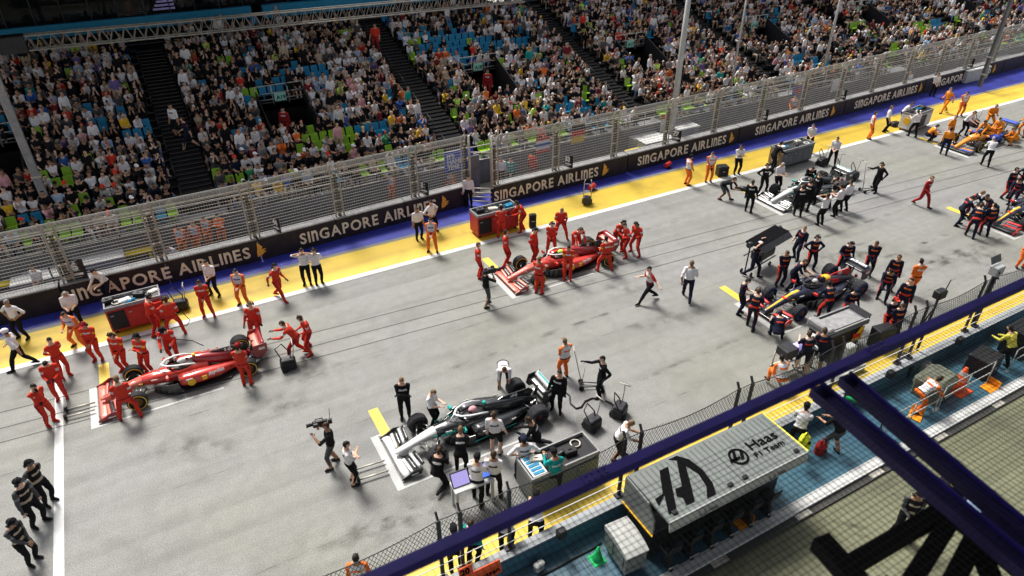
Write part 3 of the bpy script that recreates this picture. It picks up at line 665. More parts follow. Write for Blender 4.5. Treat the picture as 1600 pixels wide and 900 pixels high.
def skeleton(P):
    hip = Vector(P.get('hip', (0, 0, .93))); ln, sd = R(P.get('lean', 0)), R(P.get('side', 0))
    up = (Matrix.Rotation(ln, 3, 'Y') @ Matrix.Rotation(-sd, 3, 'X')) @ Vector((0, 0, 1)); bl = R(P.get('lean', 0))*.8
    fw = Matrix.Rotation(ln, 3, 'Y') @ Vector((1, 0, 0)); J = dict(hip=hip, up=up, fw=fw)
    J['waist'] = hip+up*.14; J['chest'] = hip+up*.34; J['neck'] = hip+up*.525
    hd = (Matrix.Rotation(ln*.55+R(P.get('hpitch', 0)), 3, 'Y')) @ Vector((0, 0, 1))
    J['head'] = J['neck']+hd*.172+fw*.02
    hy = Matrix.Rotation(R(P.get('hyaw', 0)), 3, 'Z') @ Matrix.Rotation(ln*.55+R(P.get('hpitch', 0)), 3, 'Y'); J['hrot'] = hy
    for s, k in ((1, 'l'), (-1, 'r')):
        sh = hip+up*.452+Vector((0, .178*s, 0)); J[k+'sh'] = sh
        hand = P.get(k+'h') or (.05, .25*s, .82)
        pole = (-.25, s*.9, -.6) if P.get('pole_out') else (-.5, s*.3, -.9)
        e, w = ik(sh, hand, .30, .265, pole); J[k+'el'], J[k+'wr'] = e, w
        f = Vector(P.get(k+'f') or (0, .11*s, 0)); an = f+Vector((0, 0, .085)); hj = hip+Vector((0, .095*s, -.02))
        kn, an = ik(hj, an, .435, .43, (1, s*.12, .15)); J[k+'hj'], J[k+'kn'], J[k+'an'] = hj, kn, an
        td = Vector((cos(R(10)), s*sin(R(10)), 0)); low = an.z-.085
        J[k+'toe'] = an+td*.185+Vector((0, 0, -.05)); J[k+'heel'] = an-td*.06+Vector((0, 0, -.045))
    return J
def body_shells(J, slim=0):
    m = MB(); up, fw = J['up'], J['fw']; q = 1-slim
    H = J['hip']
    m.tube([H-up*.10, H-up*.02, J['waist'], H+up*.24, J['chest'], H+up*.43, H+up*.50, H+up*.54], [(.125, .085), (.172, .122), (.150*q, .108), (.158*q, .115), (.172, .125), (.165, .110), (.105, .080), (.06, .055)], 14, up=(1, 0, 0))
    m.tube([J['neck']-up*.04, J['neck']+(J['head']-J['neck'])*.55], [.062, .055], 10)
    r = J['hrot']; hc = J['head']
    m.ball(hc, (.098, .078, .118), 14, 10, 0, r)
    m.ball(hc+r @ Vector((.03, 0, -.062)), (.062, .052, .055), 10, 6, 0, r)
    m.ball(hc+r @ Vector((.098, 0, -.02)), (.018, .014, .024), 8, 5, 0, r)
    for s in (1, -1): m.ball(hc+r @ Vector((-.005, .078*s, -.015)), (.02, .014, .032), 8, 5, 0, r)
    for s, k in ((1, 'l'), (-1, 'r')):
        sh, el, wr = J[k+'sh'], J[k+'el'], J[k+'wr']
        m.ball(sh, (.066, .066, .066), 10, 6); m.tube([J['neck']+up*.035, J['neck'].lerp(sh, .5)+up*.004, sh+up*.008], [.05, .056, .058], 9)
        m.tube([sh, sh.lerp(el, .5), el], [.063, .057, .050], 10); m.ball(el, .050, 8, 6); m.tube([el, el.lerp(wr, .4), wr], [.050, .047, .034], 10)
        d = (wr-el).normalized(); m.tube([wr-d*.01, wr+d*.03, wr+d*.085], [(.030, .026), (.042, .022), (.036, .016)], 8)
        hj, kn, an = J[k+'hj'], J[k+'kn'], J[k+'an']
        m.tube([hj+(hj-kn).normalized()*.05, hj.lerp(kn, .35), kn], [.098, .092, .068], 12); m.ball(kn, .066, 10, 6); m.tube([kn, kn.lerp(an, .35), an+(kn-an).normalized()*.02], [.067, .068, .050], 12)
        m.tube([J[k+'heel'], an+Vector((0, 0, -.035)), an.lerp(J[k+'toe'], .6)+Vector((0, 0, -.005)), J[k+'toe']], [(.038, .038), (.048, .046), (.048, .036), (.036, .022)], 10)
    return m
def fingers(J):
    m = MB()
    for s, k in ((1, 'l'), (-1, 'r')):
        el, wr = J[k+'el'], J[k+'wr']; d = (wr-el).normalized(); side = d.cross(Vector((0, 0, 1)))
        side = side.normalized() if side.length > .2 else Vector((0, 1, 0)); nrm = side.cross(d).normalized()
        for i, (o, L) in enumerate(((-.027, .066), (-.009, .078), (.010, .074), (.027, .058))):
            a = wr+d*.078+side*o; m.tube([a, a+d*L*.45-nrm*.006, a+d*L*.75-nrm*.022, a+d*L*.88-nrm*.04], [.0095, .009, .008, .006], 5)
        a = wr+d*.025+side*.032*s; m.tube([a, a+side*.03*s+d*.025-nrm*.008, a+side*.036*s+d*.055-nrm*.02], [.012, .010, .007], 5)
    return m
def face(J):
    m = MB(); hc, r = J['head'], J['hrot']
    for s in (1, -1):
        m.ball(hc+r @ Vector((.084, .031*s, .012)), (.010, .014, .008), 8, 5, 0, r)
        m.bar(hc+r @ Vector((.092, .014*s, .034)), hc+r @ Vector((.078, .05*s, .036)), .010, .008)
    m.ball(hc+r @ Vector((.080, 0, -.066)), (.014, .022, .006), 8, 5, 0, r)
    return m
def assign_regions(me, J):
    segs = [(J['neck']-J['up']*.05, J['neck']+J['up']*.03, .066, 'skin')]
    for k in 'lr':
        segs += [(J[k+'sh'], J[k+'el'], .06, 'uarm'), (J[k+'el'], J[k+'wr'], .045, 'farm'), (J[k+'wr']+(J[k+'wr']-J[k+'el']).normalized()*.035, J[k+'wr']+(J[k+'wr']-J[k+'el']).normalized()*.18, .034, 'hand'),
                 (J[k+'hj'], J[k+'kn'], .085, 'thigh'), (J[k+'kn'], J[k+'an']+Vector((0, 0, .05)), .062, 'calf'), (J[k+'heel'], J[k+'toe'], .045, 'shoe')]
    hip, up, fw, hc, hr = J['hip'], J['up'], J['fw'], J['head'], J['hrot'].inverted(); out = []
    for p in me.polygons:
        c = p.center; best = None; bd = 9
        h = hr @ (c-hc); hd = math.sqrt((h.x/.1)**2+(h.y/.085)**2+(h.z/.125)**2)
        if hd < 1.22:
            out.append('hair' if (h.z > .045 or (h.x < -.005 and h.z > -.07 and abs(h.y) < .083) or h.x < -.05) else 'skin'); continue
        t = (c-hip).dot(up); rad = (c-hip-up*t).length; tor = rad-.14 if -.08 < t < .50 else 9
        for a, b, r, nm in segs:
            ab = b-a; k = max(0, min(1, (c-a).dot(ab)/ab.length_squared)); dd = (c-a-ab*k).length-r
            if dd < bd: bd, best, bk = dd, nm, k
        lat = abs((c-hip).y)
        if tor < 9 and rad < .215 and (tor < bd+.03 or (t > .02 and best == 'thigh')) and not (best in ('farm', 'hand') and bd < .012) and not (best == 'uarm' and lat > .178):
            f = (c-hip).dot(fw)
            if t < .012: best = 'thigh'
            elif t < .045: best = 'belt'
            elif t < .13: best = 'waist'
            elif .325 < t < .385 and lat < .115 and abs(f) > .06: best = 'band'
            else: best = 'torso'
        elif best in ('thigh', 'calf'):
            k = 'l' if c.y > hip.y else 'r'; ax = J[k+'hj'].lerp(J[k+'kn'], bk) if best == 'thigh' else J[k+'kn'].lerp(J[k+'an'], bk)
            if (c-ax).y*(1 if k == 'l' else -1) > .052: best = best if best == 'calf' and False else 'lside'
        elif best == 'uarm' and .35 < bk < .62: best = 'patch'
        out.append(best)
    me.polygons.foreach_set('material_index', [RI[x] for x in out])
POSEME = {}; POSEJ = {}
def make_poses():
    obs = []
    for nm, P in POSES.items():
        J = skeleton(P); POSEJ[nm] = J; o = put('tmp', body_shells(J).mesh('person', ['c_black'])); md = o.modifiers.new('r', 'REMESH'); md.mode = 'VOXEL'; md.voxel_size = .023 if not nm.startswith('sit') else .028
        s = o.modifiers.new('s', 'SMOOTH'); s.factor = .5; s.iterations = 2; obs.append((nm, o))
    dg = bpy.context.evaluated_depsgraph_get()
    for nm, o in obs:
        me = bpy.data.meshes.new_from_object(o.evaluated_get(dg)); me.name = 'person'; me.materials.clear()
        for r in REG: me.materials.append(M['c_black'])
        assign_regions(me, POSEJ[nm])
        soft = {RI[q] for q in ('uarm', 'torso', 'waist', 'farm', 'thigh', 'calf', 'lside')}; cl = set()
        for p in me.polygons:
            if p.material_index in soft: cl.update(p.vertices)
        for vi in cl:          # folds in the cloth
            v = me.vertices[vi]; c = v.co; n_ = noise.noise(Vector((c.x*9, c.y*9, c.z*17)))+.6*noise.noise(Vector((c.x*22+5, c.y*22, c.z*30))); v.co = c+v.normal*n_*.010
        bm = bmesh.new(); bm.from_mesh(me); fm = fingers(POSEJ[nm]); vs = [bm.verts.new(v) for v in fm.v]
        for f in fm.f:
            try: q = bm.faces.new([vs[i] for i in f]); q.material_index = RI['hand']; q.smooth = True
            except ValueError: pass
        fm = face(POSEJ[nm]); vs = [bm.verts.new(v) for v in fm.v]
        for f in fm.f:
            q = bm.faces.new([vs[i] for i in f]); q.material_index = RI['eye']
        for f in bm.faces: f.smooth = True
        zmin = min(v.co.z for v in bm.verts)
        bm.to_mesh(me); bm.free(); POSEME[nm] = me
    for nm, o in obs: d = o.data; bpy.data.objects.remove(o); bpy.data.meshes.remove(d)
make_poses()
# outfits: region -> material
def fit(top, bottom, sleeve='long', legs='long', shoe='c_black', glove=None, waist=None, band=None, side=None, uarm=None, belt='c_black', patch=None):
    d = dict(torso=top, uarm=uarm or top, waist=waist or top, band=band or top, thigh=bottom, lside=side or bottom, shoe=shoe)
    d['farm'] = (uarm or top) if sleeve == 'long' else None; d['belt'] = belt; d['patch'] = patch or uarm or top; d['calf'] = bottom if legs == 'long' else None; d['hand'] = glove
    return d
FITS = dict(
    red=fit('c_red', 'c_red', shoe='c_deepred', glove='c_black', side='c_deepred', belt='c_deepred', patch='c_offwhite'), redw=fit('c_red', 'c_red', shoe='c_deepred', band='c_offwhite', belt='c_black', patch='c_yellow'), redcap=fit('c_red', 'c_deepred', 'short', shoe='c_black'),
    deepred=fit('c_deepred', 'c_deepred', shoe='c_black', band='c_offwhite'),
    white=fit('c_white', 'c_black', 'short'), whitenavy=fit('c_white', 'c_navy', 'short'), whitelong=fit('c_white', 'c_black'), whiteband=fit('c_white', 'c_black', 'short', band='c_darkgrey'),
    whiteshorts=fit('c_white', 'c_black', 'short', 'short', band='c_darkgrey'), black=fit('c_black', 'c_black', glove='c_black'), blackband=fit('c_black', 'c_black', glove='c_black', band='c_offwhite'),
    blackshorts=fit('c_black', 'c_darkgrey', 'short', 'short'), teal=fit('c_teal', 'c_black', band='c_offwhite'),
    marshal=fit('c_orange', 'c_orange', shoe='c_black', band='c_white', uarm='c_orange', waist='c_orange'), vest=fit('c_white', 'c_orange', uarm='c_orange', band='c_orange', glove='c_black'), vest2=fit('c_offwhite', 'c_orange', uarm='c_orange', waist='c_red', band='c_blue'),
    navy=fit('c_navy', 'c_navy', waist='c_red', band='c_red', side='c_maroon', glove='c_black'), navyred=fit('c_navy', 'c_navy', waist='c_red', band='c_orange', side='c_red', glove='c_black'), navyplain=fit('c_navy', 'c_navy', 'short', band='c_red'), navyshorts=fit('c_navy', 'c_navy', 'short', 'short', band='c_red'),
    papaya=fit('c_papaya', 'c_papaya', shoe='c_black', glove='c_black'), papblue=fit('c_papaya', 'c_navy', waist='c_navy', glove='c_black'),
    official=fit('c_black', 'c_black', 'long', band='c_tan', waist='c_tan', uarm='c_darkgrey', patch='c_grey'), redwhite=fit('c_offwhite', 'c_black', 'short', uarm='c_red', waist='c_maroon', band='c_red'), yellow=fit('c_lemon', 'c_black', glove='c_black'),
)
def dress(o, outfit, skin, hair):
    for i, r in enumerate(REG):
        if r == 'skin': m = skin
        elif r == 'hair': m = hair
        elif r == 'eye': m = 'eye_dark'
        else: m = outfit[r] or skin
        s = o.material_slots[i]; s.link = 'OBJECT'; s.material = M[m]
cap_m = MB(); cap_m.ball((-.004, 0, .045), (.108, .090, .092), 14, 8); cap_m.prism([(.06, -.07, .06), (.16, -.055, .045), (.185, 0, .045), (.16, .055, .045), (.06, .07, .06)], (0, 0, .012))
hs_m = MB(); hs_m.tube([(0, .092*cos(a), .02+.115*sin(a)) for a in [pi*i/8 for i in range(9)]], .012, 6)
for s in (1, -1): hs_m.tube([(0, .078*s, -.005), (0, .112*s, -.005)], .042, 10)
hs_m.tube([(.02, .1, -.02), (.09, .07, -.065)], .007, 5)
CAPME = {}; HSME = {}
def cap_mesh(c):
    if c not in CAPME: CAPME[c] = cap_m.mesh('cap', c)
    return CAPME[c]
HS = hs_m.mesh('headset', 'black_plastic')
prs = random.Random(5)
PEOPLE = 0
def person(px, py, face, pose, outfit, label, hat=None, hs=None, group=None, z=0, h=1.05, loc=None, hair=None, skin=None):
    """py, px: where the feet stand in the photograph; face: heading of the look, 270 = towards the viewer"""
    loc = loc or G(px, py, z); o = put('person', POSEME[pose], None, loc, heading(face), label=label, category='person')
    if group: o['group'] = group
    o.scale = (h*prs.uniform(1.07, 1.15),)*2+(h*prs.uniform(.97, 1.02),)
    dress(o, FITS[outfit], 'skin_%d' % (skin if skin is not None else prs.choice((0, 0, 3, 3, 1, 4))), 'hair_%d' % (hair if hair is not None else prs.choice((0, 0, 0, 0, 1, 1, 1, 2))))
    J = POSEJ[pose]; mw = Matrix.Translation(J['head']) @ J['hrot'].to_4x4()
    if hat: c = put('cap', cap_mesh(hat), o); c.matrix_local = mw
    if hs or (hs is None and outfit in ('red', 'redw', 'blackband', 'navy', 'navyred', 'official', 'black') and prs.random() < .6): c = put('headset', HS, o); c.matrix_local = mw @ Matrix.Scale(1.08, 4)
    return o
OFFP = 'people on the grid around the cars'
def P(px, py, face, pose, outfit, label, **k): return person(px, py, face, pose, outfit, label, group=k.pop('group', OFFP), **k)
# --- left end of the far lane
P(38, 528, 265, 'hips', 'white', 'person in white shirt with hands on hips before the barrier at far left', hair=3)
P(40, 575, 200, 'walk', 'white', 'person in white shirt walking left on the edge line at far left', hat='c_white')
P(125, 512, 300, 'read', 'white', 'grey haired person in white shirt by the barrier under the 16 board', hair=3)
P(128, 541, 268, 'wide', 'vest2', 'marshal in orange trousers and patterned vest left of the nearest red cart', group='orange marshals')
P(155, 562, 280, 'front', 'redw', 'person in red overalls, hands clasped, right of the left-end marshal', hat='c_deepred')
P(103, 588, 330, 'back', 'red', 'person in red overalls looking right near the start line, upper of the left trio')
P(98, 622, 300, 'read', 'red', 'person in red overalls reading a white clipboard at the start line')
P(80, 662, 340, 'chin', 'red', 'person in red overalls with a hand at the chin, lowest of the left trio')
P(198, 578, 265, 'front', 'redw', 'person in red overalls with hands clasped behind the front tyre of the nearest red car', hs=True)
P(235, 582, 262, 'cross', 'redw', 'person in red overalls with folded arms beside the nose of the nearest red car', hat='c_black')
P(274, 562, 285, 'lean2', 'red', 'person in red overalls bending at the cockpit of the nearest red car', hat='c_black')
P(245, 522, 40, 'reach2', 'red', 'person in red overalls reaching into the nearest red cart, left one')
P(277, 524, 120, 'wide', 'red', 'person in red overalls standing astride at the right end of the nearest red cart')
P(327, 494, 285, 'front2', 'redw', 'person in red overalls standing alone right of the nearest red cart')
P(337, 461, 262, 'front2', 'white', 'person in white shirt standing before the barrier above the red standing mechanic')
P(382, 476, 270, 'front2', 'vest2', 'orange marshal standing on the yellow strip left of the walking red mechanic', group='orange marshals')
P(438, 467, 335, 'walk2', 'red', 'person in red overalls striding along the edge line left of the white shirted pair', hs=True)
P(481, 444, 280, 'face', 'white', 'left person of the white shirted pair on the yellow strip, hands at the head')
P(499, 443, 300, 'back', 'white', 'right person of the white shirted pair on the yellow strip', hs=True)
P(402, 532, 280, 'stand2', 'red', 'person in red overalls behind the rear wing of the nearest red car')
P(206, 655, 120, 'wide', 'red', 'person in red overalls bending at the near front wheel of the closest red car', skin=3, hair=2)
P(387, 602, 95, 'front', 'red', 'person in red overalls standing at the near rear wheel of the closest red car', hat='c_deepred')
P(464, 557, 190, 'push', 'red', 'person in red overalls leaning on a black blower behind the nearest red car')
P(487, 547, 215, 'wide', 'red', 'person in red overalls standing behind the mechanic with the blower')
# --- second red car
P(655, 374, 300, 'stand', 'white', 'left person of two in white shirts on the blue strip above the second red car')
P(676, 363, 320, 'hips', 'white', 'right person of two in white shirts on the blue strip above the second red car')
P(676, 393, 270, 'front2', 'vest2', 'orange marshal standing on the edge line below the two white shirts', group='orange marshals')
P(748, 434, 10, 'stand', 'red', 'person in red overalls standing behind the cameraman at the second red car')
P(760, 478, 25, 'camera', 'blackshorts', 'cameraman in black shorts filming the nose of the second red car', hair=0)
P(790, 414, 355, 'stand2', 'red', 'person in red overalls watching behind the front wing of the second red car')
P(833, 408, 330, 'look', 'red', 'person in red overalls at the far side of the cockpit of the second red car')
P(861, 398, 265, 'front2', 'red', 'person in red overalls leaning over the far side of the second red car')
P(875, 372, 275, 'wide', 'red', 'person in red overalls on the edge line behind the second red car', hair=2)
P(815, 361, 200, 'lean2', 'red', 'person in red overalls at the right end of the red trolley by the open gate')
P(784, 374, 100, 'reach2', 'red', 'person in red overalls working at the front of the red trolley by the gate')
P(841, 459, 60, 'cross', 'redw', 'person in red overalls with back to us at second red car front wheel')
P(886, 437, 265, 'front', 'redw', 'person in red overalls facing us beside the sidepod of the second red car', hair=0)
P(946, 424, 110, 'wide', 'redw', 'person in red overalls holding the near rear tyre of the second red car')
P(900, 396, 285, 'lean', 'red', 'person in red overalls stooping behind the engine cover of the second red car')
P(964, 391, 300, 'lean2', 'red', 'leftmost of three red mechanics standing behind the second red car')
P(977, 398, 200, 'wide', 'red', 'middle one of three red mechanics standing behind the second red car')
P(993, 396, 225, 'wide', 'red', 'rightmost of three red mechanics standing behind the second red car')
P(1012, 471, 200, 'stride', 'redwhite', 'person in red and white shirt striding across the open track', hair=0)
P(1072, 468, 80, 'walk', 'whitenavy', 'person in white shirt walking away alone in the middle of the track', hair=2, h=1.1)
P(733, 322, 265, 'stand', 'whitelong', 'person in white shirt standing by the barrier left of the open gate', hair=0)
P(1072, 289, 20, 'front', 'vest', 'left one of two orange marshals on the yellow strip, looking right', group='orange marshals', hat='c_black')
P(1106, 284, 268, 'front', 'vest', 'right one of two orange marshals on the yellow strip, facing us', group='orange marshals')
P(1150, 272, 275, 'cross', 'white', 'person in white shirt with folded arms beside the black case on yellow', hair=0)
P(1132, 312, 330, 'camlow', 'blackshorts', 'cameraman bent double filming the silver car on the far row', hair=1)
# --- silver car, far row
P(1169, 332, 60, 'stand2', 'blackband', 'person in black overalls with back to us at the far silver car nose')
P(1190, 302, 275, 'hips', 'blackband', 'person in black overalls facing us behind the far silver car front tyre')
P(1211, 300, 290, 'read', 'white', 'person in white shirt with a tablet behind the far silver car', hair=3)
P(1206, 266, 20, 'lean2', 'black', 'person in black leaning at the left end of the grey covered cart')
P(1261, 237, 250, 'front2', 'white', 'person in white shirt at the far end of the grey covered cart')
P(1298, 258, 240, 'front2', 'white', 'person in white shirt beside the trolleys behind the far silver car')
P(1262, 286, 260, 'crouch', 'blackband', 'person in black crouching behind the far silver car cockpit')
P(1246, 338, 75, 'stand2', 'blackband', 'person in black overalls at the near front wheel of the far silver car')
P(1256, 330, 40, 'stand', 'blackband', 'person in black half hidden behind another at the far silver car front wheel')
P(1281, 352, 110, 'face', 'white', 'photographer in white shirt nearest us beside the far silver car', hair=1)
P(1305, 338, 130, 'read', 'white', 'person in white shirt with back to us in the group beside the far silver car', hair=0)
P(1319, 330, 120, 'stand2', 'white', 'rightmost white shirt of the group beside the far silver car', hair=0)
P(1296, 325, 150, 'face', 'official', 'photographer in dark vest inside the group beside the far silver car', hair=1)
P(1270, 318, 200, 'stand', 'blackband', 'person in black with striped sleeves at the sidepod of the far silver car')
P(1366, 300, 200, 'reach', 'black', 'person in black holding up a tall jack on open track', hair=0)
P(1438, 322, 300, 'walk', 'deepred', 'person in red overalls walking alone on the right of the track', hair=2)
# --- papaya car
P(1356, 217, 345, 'stand', 'vest', 'orange marshal standing on the edge line at upper right', group='orange marshals')
P(1381, 206, 330, 'stand2', 'white', 'person in white shirt left of the white equipment cart')
P(1407, 197, 320, 'lean2', 'white', 'person in white shirt behind the white equipment cart')
P(1425, 214, 100, 'reach2', 'white', 'person in white shirt in front of the white equipment cart')
P(1474, 176, 200, 'walk', 'papaya', 'person in papaya overalls walking on the yellow strip')
P(1498, 181, 265, 'front', 'vest', 'orange marshal in white vest near the papaya car', group='orange marshals')
P(1503, 212, 300, 'lean2', 'white', 'person in white shirt leaning behind the papaya car nose')
P(1450, 220, 350, 'crouch', 'papblue', 'person in papaya top crouching left of the papaya car')
P(1478, 222, 300, 'look', 'papaya', 'person in papaya overalls standing behind the papaya car front wheel')
P(1474, 242, 60, 'stand2', 'papblue', 'person in papaya top nearest us at the papaya car nose')
P(1541, 200, 265, 'wide', 'papaya', 'person in papaya overalls holding the papaya car rear wing')
P(1533, 224, 200, 'lean', 'papaya', 'person in papaya overalls bending over the papaya car cockpit')
P(1552, 222, 210, 'lean2', 'papaya', 'person in papaya overalls at the papaya car sidepod')
P(1580, 226, 180, 'crouch', 'papaya', 'person in papaya overalls crouching at the papaya car rear wheel')
P(1538, 259, 70, 'lean2', 'white', 'person in white shirt with back to us beside the papaya car', hair=3)
P(1596, 212, 190, 'wide', 'papaya', 'person in papaya overalls at the right frame edge')
# --- dark car at right edge
P(1496, 352, 350, 'lean2', 'navyplain', 'person in navy shirt standing left of the dark car at right edge')
P(1507, 340, 340, 'lean', 'navy', 'left one of two navy mechanics bending over a black case')
P(1535, 345, 200, 'lean', 'navyred', 'right one of two navy mechanics bending over a black case')
P(1567, 310, 290, 'stand2', 'navyred', 'person in navy overalls with red stripe behind the dark right edge car')
P(1590, 302, 265, 'hips', 'navyred', 'person in navy overalls with hands on hips at the right frame edge')
P(1514, 370, 60, 'lean2', 'navyred', 'person in navy overalls nearest us at the nose of the right edge car')
P(1537, 369, 80, 'stand2', 'navyred', 'person in navy overalls with orange back panel at the right edge car')
P(1578, 322, 215, 'lean2', 'navy', 'person in navy leaning over the cockpit of the right edge car')
P(1592, 418, 260, 'front', 'marshal', 'orange marshal cut by the right frame edge', group='orange marshals')
# --- dark bull-coloured car, near row
P(1173, 432, 330, 'overhead', 'navyplain', 'person pushing the tall canopied black cart across the track', hat='c_white')
P(1243, 404, 210, 'stand2', 'navyplain', 'person in navy shirt and trousers behind the nearer navy car')
P(1263, 422, 270, 'hips', 'navyred', 'person in navy and red overalls with hands on hips')
P(1216, 446, 275, 'front', 'navyred', 'person in navy and red overalls left of the nearer navy car')
P(1236, 455, 320, 'lean2', 'navyplain', 'person in dark shirt leaning over the nearer navy car nose')
P(1313, 425, 265, 'wide', 'navyred', 'person in navy and red overalls behind the navy car engine cover')
P(1353, 430, 250, 'front', 'navyred', 'person in navy overalls behind the navy car rear wing, left one')
P(1384, 452, 255, 'stand2', 'navyred', 'person in navy overalls behind the navy car rear wing, right one')
P(1421, 462, 90, 'front', 'marshal', 'orange marshal with back to us right of the navy crew', group='orange marshals', hair=0)
P(1153, 490, 330, 'read', 'navyplain', 'person in navy with a notebook left of the navy car front wing')
P(1171, 513, 60, 'reach2', 'navyred', 'person in navy reaching to the navy car front wing')
P(1285, 500, 100, 'lean2', 'navyred', 'person in navy overalls at the near sidepod of the navy car')
P(1318, 503, 270, 'wide', 'navyred', 'person in navy overalls bending between the navy car and its grey table', hat='c_navy')
P(1376, 470, 240, 'lean2', 'navyred', 'person in navy overalls at the rear tyre of the navy car, left one')
P(1400, 492, 250, 'stand2', 'navyred', 'person in navy overalls at the rear tyre of the navy car, right one')
P(1378, 525, 280, 'cross', 'navyred', 'person in navy cap and overalls standing right of the grey topped cart', hat='c_red')
P(1388, 532, 275, 'front', 'navyred', 'person in navy overalls beside the black laptop case')
P(1250, 582, 85, 'reach2', 'navyshorts', 'left one of two people in navy shorts at the monitors')
P(1272, 578, 75, 'reach2', 'navyshorts', 'right one of two people in navy shorts at the monitors')
P(1212, 528, 80, 'crouch', 'navyplain', 'person crouching at the near end of the navy car front wing')
# --- silver-black car, near row
P(523, 726, 200, 'camera', 'blackshorts', 'cameraman in black shorts with shoulder camera left of the near silver car', hair=1)
P(551, 755, 20, 'cross', 'whiteshorts', 'person in white shirt and black shorts standing by the long silver bars', hair=0)
P(634, 652, 280, 'cross', 'blackband', 'person in black overalls with folded arms behind the near silver car front tyre', hs=False)
P(677, 664, 340, 'read', 'white', 'blond person in white shirt with red bag at the near silver car cockpit', hair=2, h=.94)
P(787, 606, 275, 'bend', 'whiteshorts', 'person in white shirt bent over the far rear tyre of the near silver car')
P(868, 640, 255, 'stand2', 'blackband', 'person in black overalls behind the near silver car rear wing', hs=False)
P(881, 590, 120, 'front', 'vest', 'orange marshal with clipboard above the near silver car', group='orange marshals')
P(938, 618, 190, 'reach', 'blackband', 'person in black overalls holding a tall jack in mid track', hs=False)
P(686, 755, 75, 'kneel', 'blackband', 'person in black kneeling at the near front tyre of the near silver car', hair=1)
P(722, 740, 90, 'lean2', 'blackband', 'person in black leaning at the near silver car sidepod', hair=2)
P(776, 708, 80, 'stand2', 'whiteshorts', 'person in white shirt and black shorts beside the near silver car engine cover', hair=1)
P(746, 785, 80, 'reach2', 'whiteband', 'left one of two white shirts working at the violet screens', hat='c_black')
P(772, 774, 85, 'front2', 'whiteband', 'right one of two white shirts working at the violet screens', hair=1)
P(818, 748, 100, 'hips', 'whiteband', 'person in white shirt at the end of the silver equipment chest', hat='c_navy')
P(866, 775, 110, 'reach2', 'teal', 'person in teal top bending over the silver equipment chest', hat='c_black')
P(836, 700, 170, 'kneel', 'blackband', 'person in black kneeling at the near rear tyre of the near silver car')
P(966, 716, 350, 'lean2', 'whiteshorts', 'person in white shirt behind the blue beam right of the silver chest')
# --- start line officials
P(78, 786, 345, 'back', 'official', 'upper of three dark vested officials left of the start line', hat='c_black', hs=True)
P(60, 820, 350, 'stand2', 'official', 'middle of three dark vested officials left of the start line', hat='c_black', hs=True)
P(52, 878, 350, 'front', 'official', 'lowest of three dark vested officials left of the start line', hat='c_black', hs=True)
P(568, 935, 95, 'stand', 'vest', 'dark haired marshal in white vest at the bottom edge', group='orange marshals', hair=0)
# --- marshals behind the debris fence
for i, (px, py, f_, ou, ps, la) in enumerate([(293, 404, 265, 'vest2', 'front', 'orange marshal behind the fence, leftmost of four in a row'), (312, 398, 270, 'vest2', 'stand2', 'orange marshal behind the fence, second from left of four'), (332, 388, 262, 'vest2', 'front', 'orange marshal behind the fence, third from left of four'), (352, 384, 275, 'marshal', 'cross', 'orange marshal behind the fence, rightmost of four in a row'),
        (275, 412, 255, 'whitenavy', 'crouch', 'person in blue and white crouching behind the fence by the marshals'), (614, 318, 265, 'vest2', 'front', 'marshal in white vest alone behind the fence'), (706, 296, 265, 'vest', 'sit2', 'orange marshal seated behind the barrier left of the pair'), (728, 290, 265, 'vest', 'front', 'left of the marshal pair behind the barrier at the gate'), (742, 286, 265, 'vest', 'front2', 'right of the marshal pair behind the barrier at the gate'),
        (832, 282, 60, 'red', 'stand', 'person in red stripes standing behind the fence by the red white flag'), (798, 292, 270, 'teal', 'front', 'person in teal behind the fence right of the gate'), (783, 292, 270, 'white', 'stand', 'person in white behind the fence right of the gate'), (1235, 188, 255, 'vest2', 'walk', 'marshal walking behind the fence at right'), (1412, 147, 265, 'white', 'front', 'person in white behind the fence by the access steps'), (1455, 150, 265, 'white', 'front', 'person in white leaning on the barrier at right'),
        (75, 470, 265, 'white', 'front', 'person behind the fence post left of the 16 board'), (172, 470, 260, 'whitenavy', 'lean2', 'person with white helmet leaning over the barrier behind the nearest red cart')]):
    P(px, py, f_, ps, ou, la, group='marshals behind the debris fence')
# ================================================================== RACING CARS
def sring(x, cy, cz, hw, hh, n=16, e=2.6, top=1.0):
    out = []
    for j in range(n):
        a = 2*pi*j/n; c, s = cos(a), sin(a); k = (abs(c)**e+abs(s)**e)**(-1/e)
        out.append(Vector((x, cy+hw*c*k*(top if s > 0 else 1), cz+hh*s*k)))
    return out
def wing_el(m, y0, y1, xs, z, chord, th, tilt, ny=6, sweep=0, rise=0, mi=0):
    """a cambered wing element running from y0 to y1"""
    rings = []
    for i in range(ny+1):
        t = i/ny; y = y0+(y1-y0)*t; x = xs-sweep*t; zz = z+rise*t; r = []
        for cx, cz in ((0, 0), (.25, .05), (.55, .055), (1, 0), (.55, -.01+.02), (.25, -.03)):
            dx, dz = -cx*chord, cz*chord*1.3; r.append(Vector((x+dx*cos(tilt)-dz*sin(tilt)*0, y, zz-dx*sin(tilt)+dz)))
        rings.append(r)
    return m.rings(rings, mi, True, True)
WB = 3.68
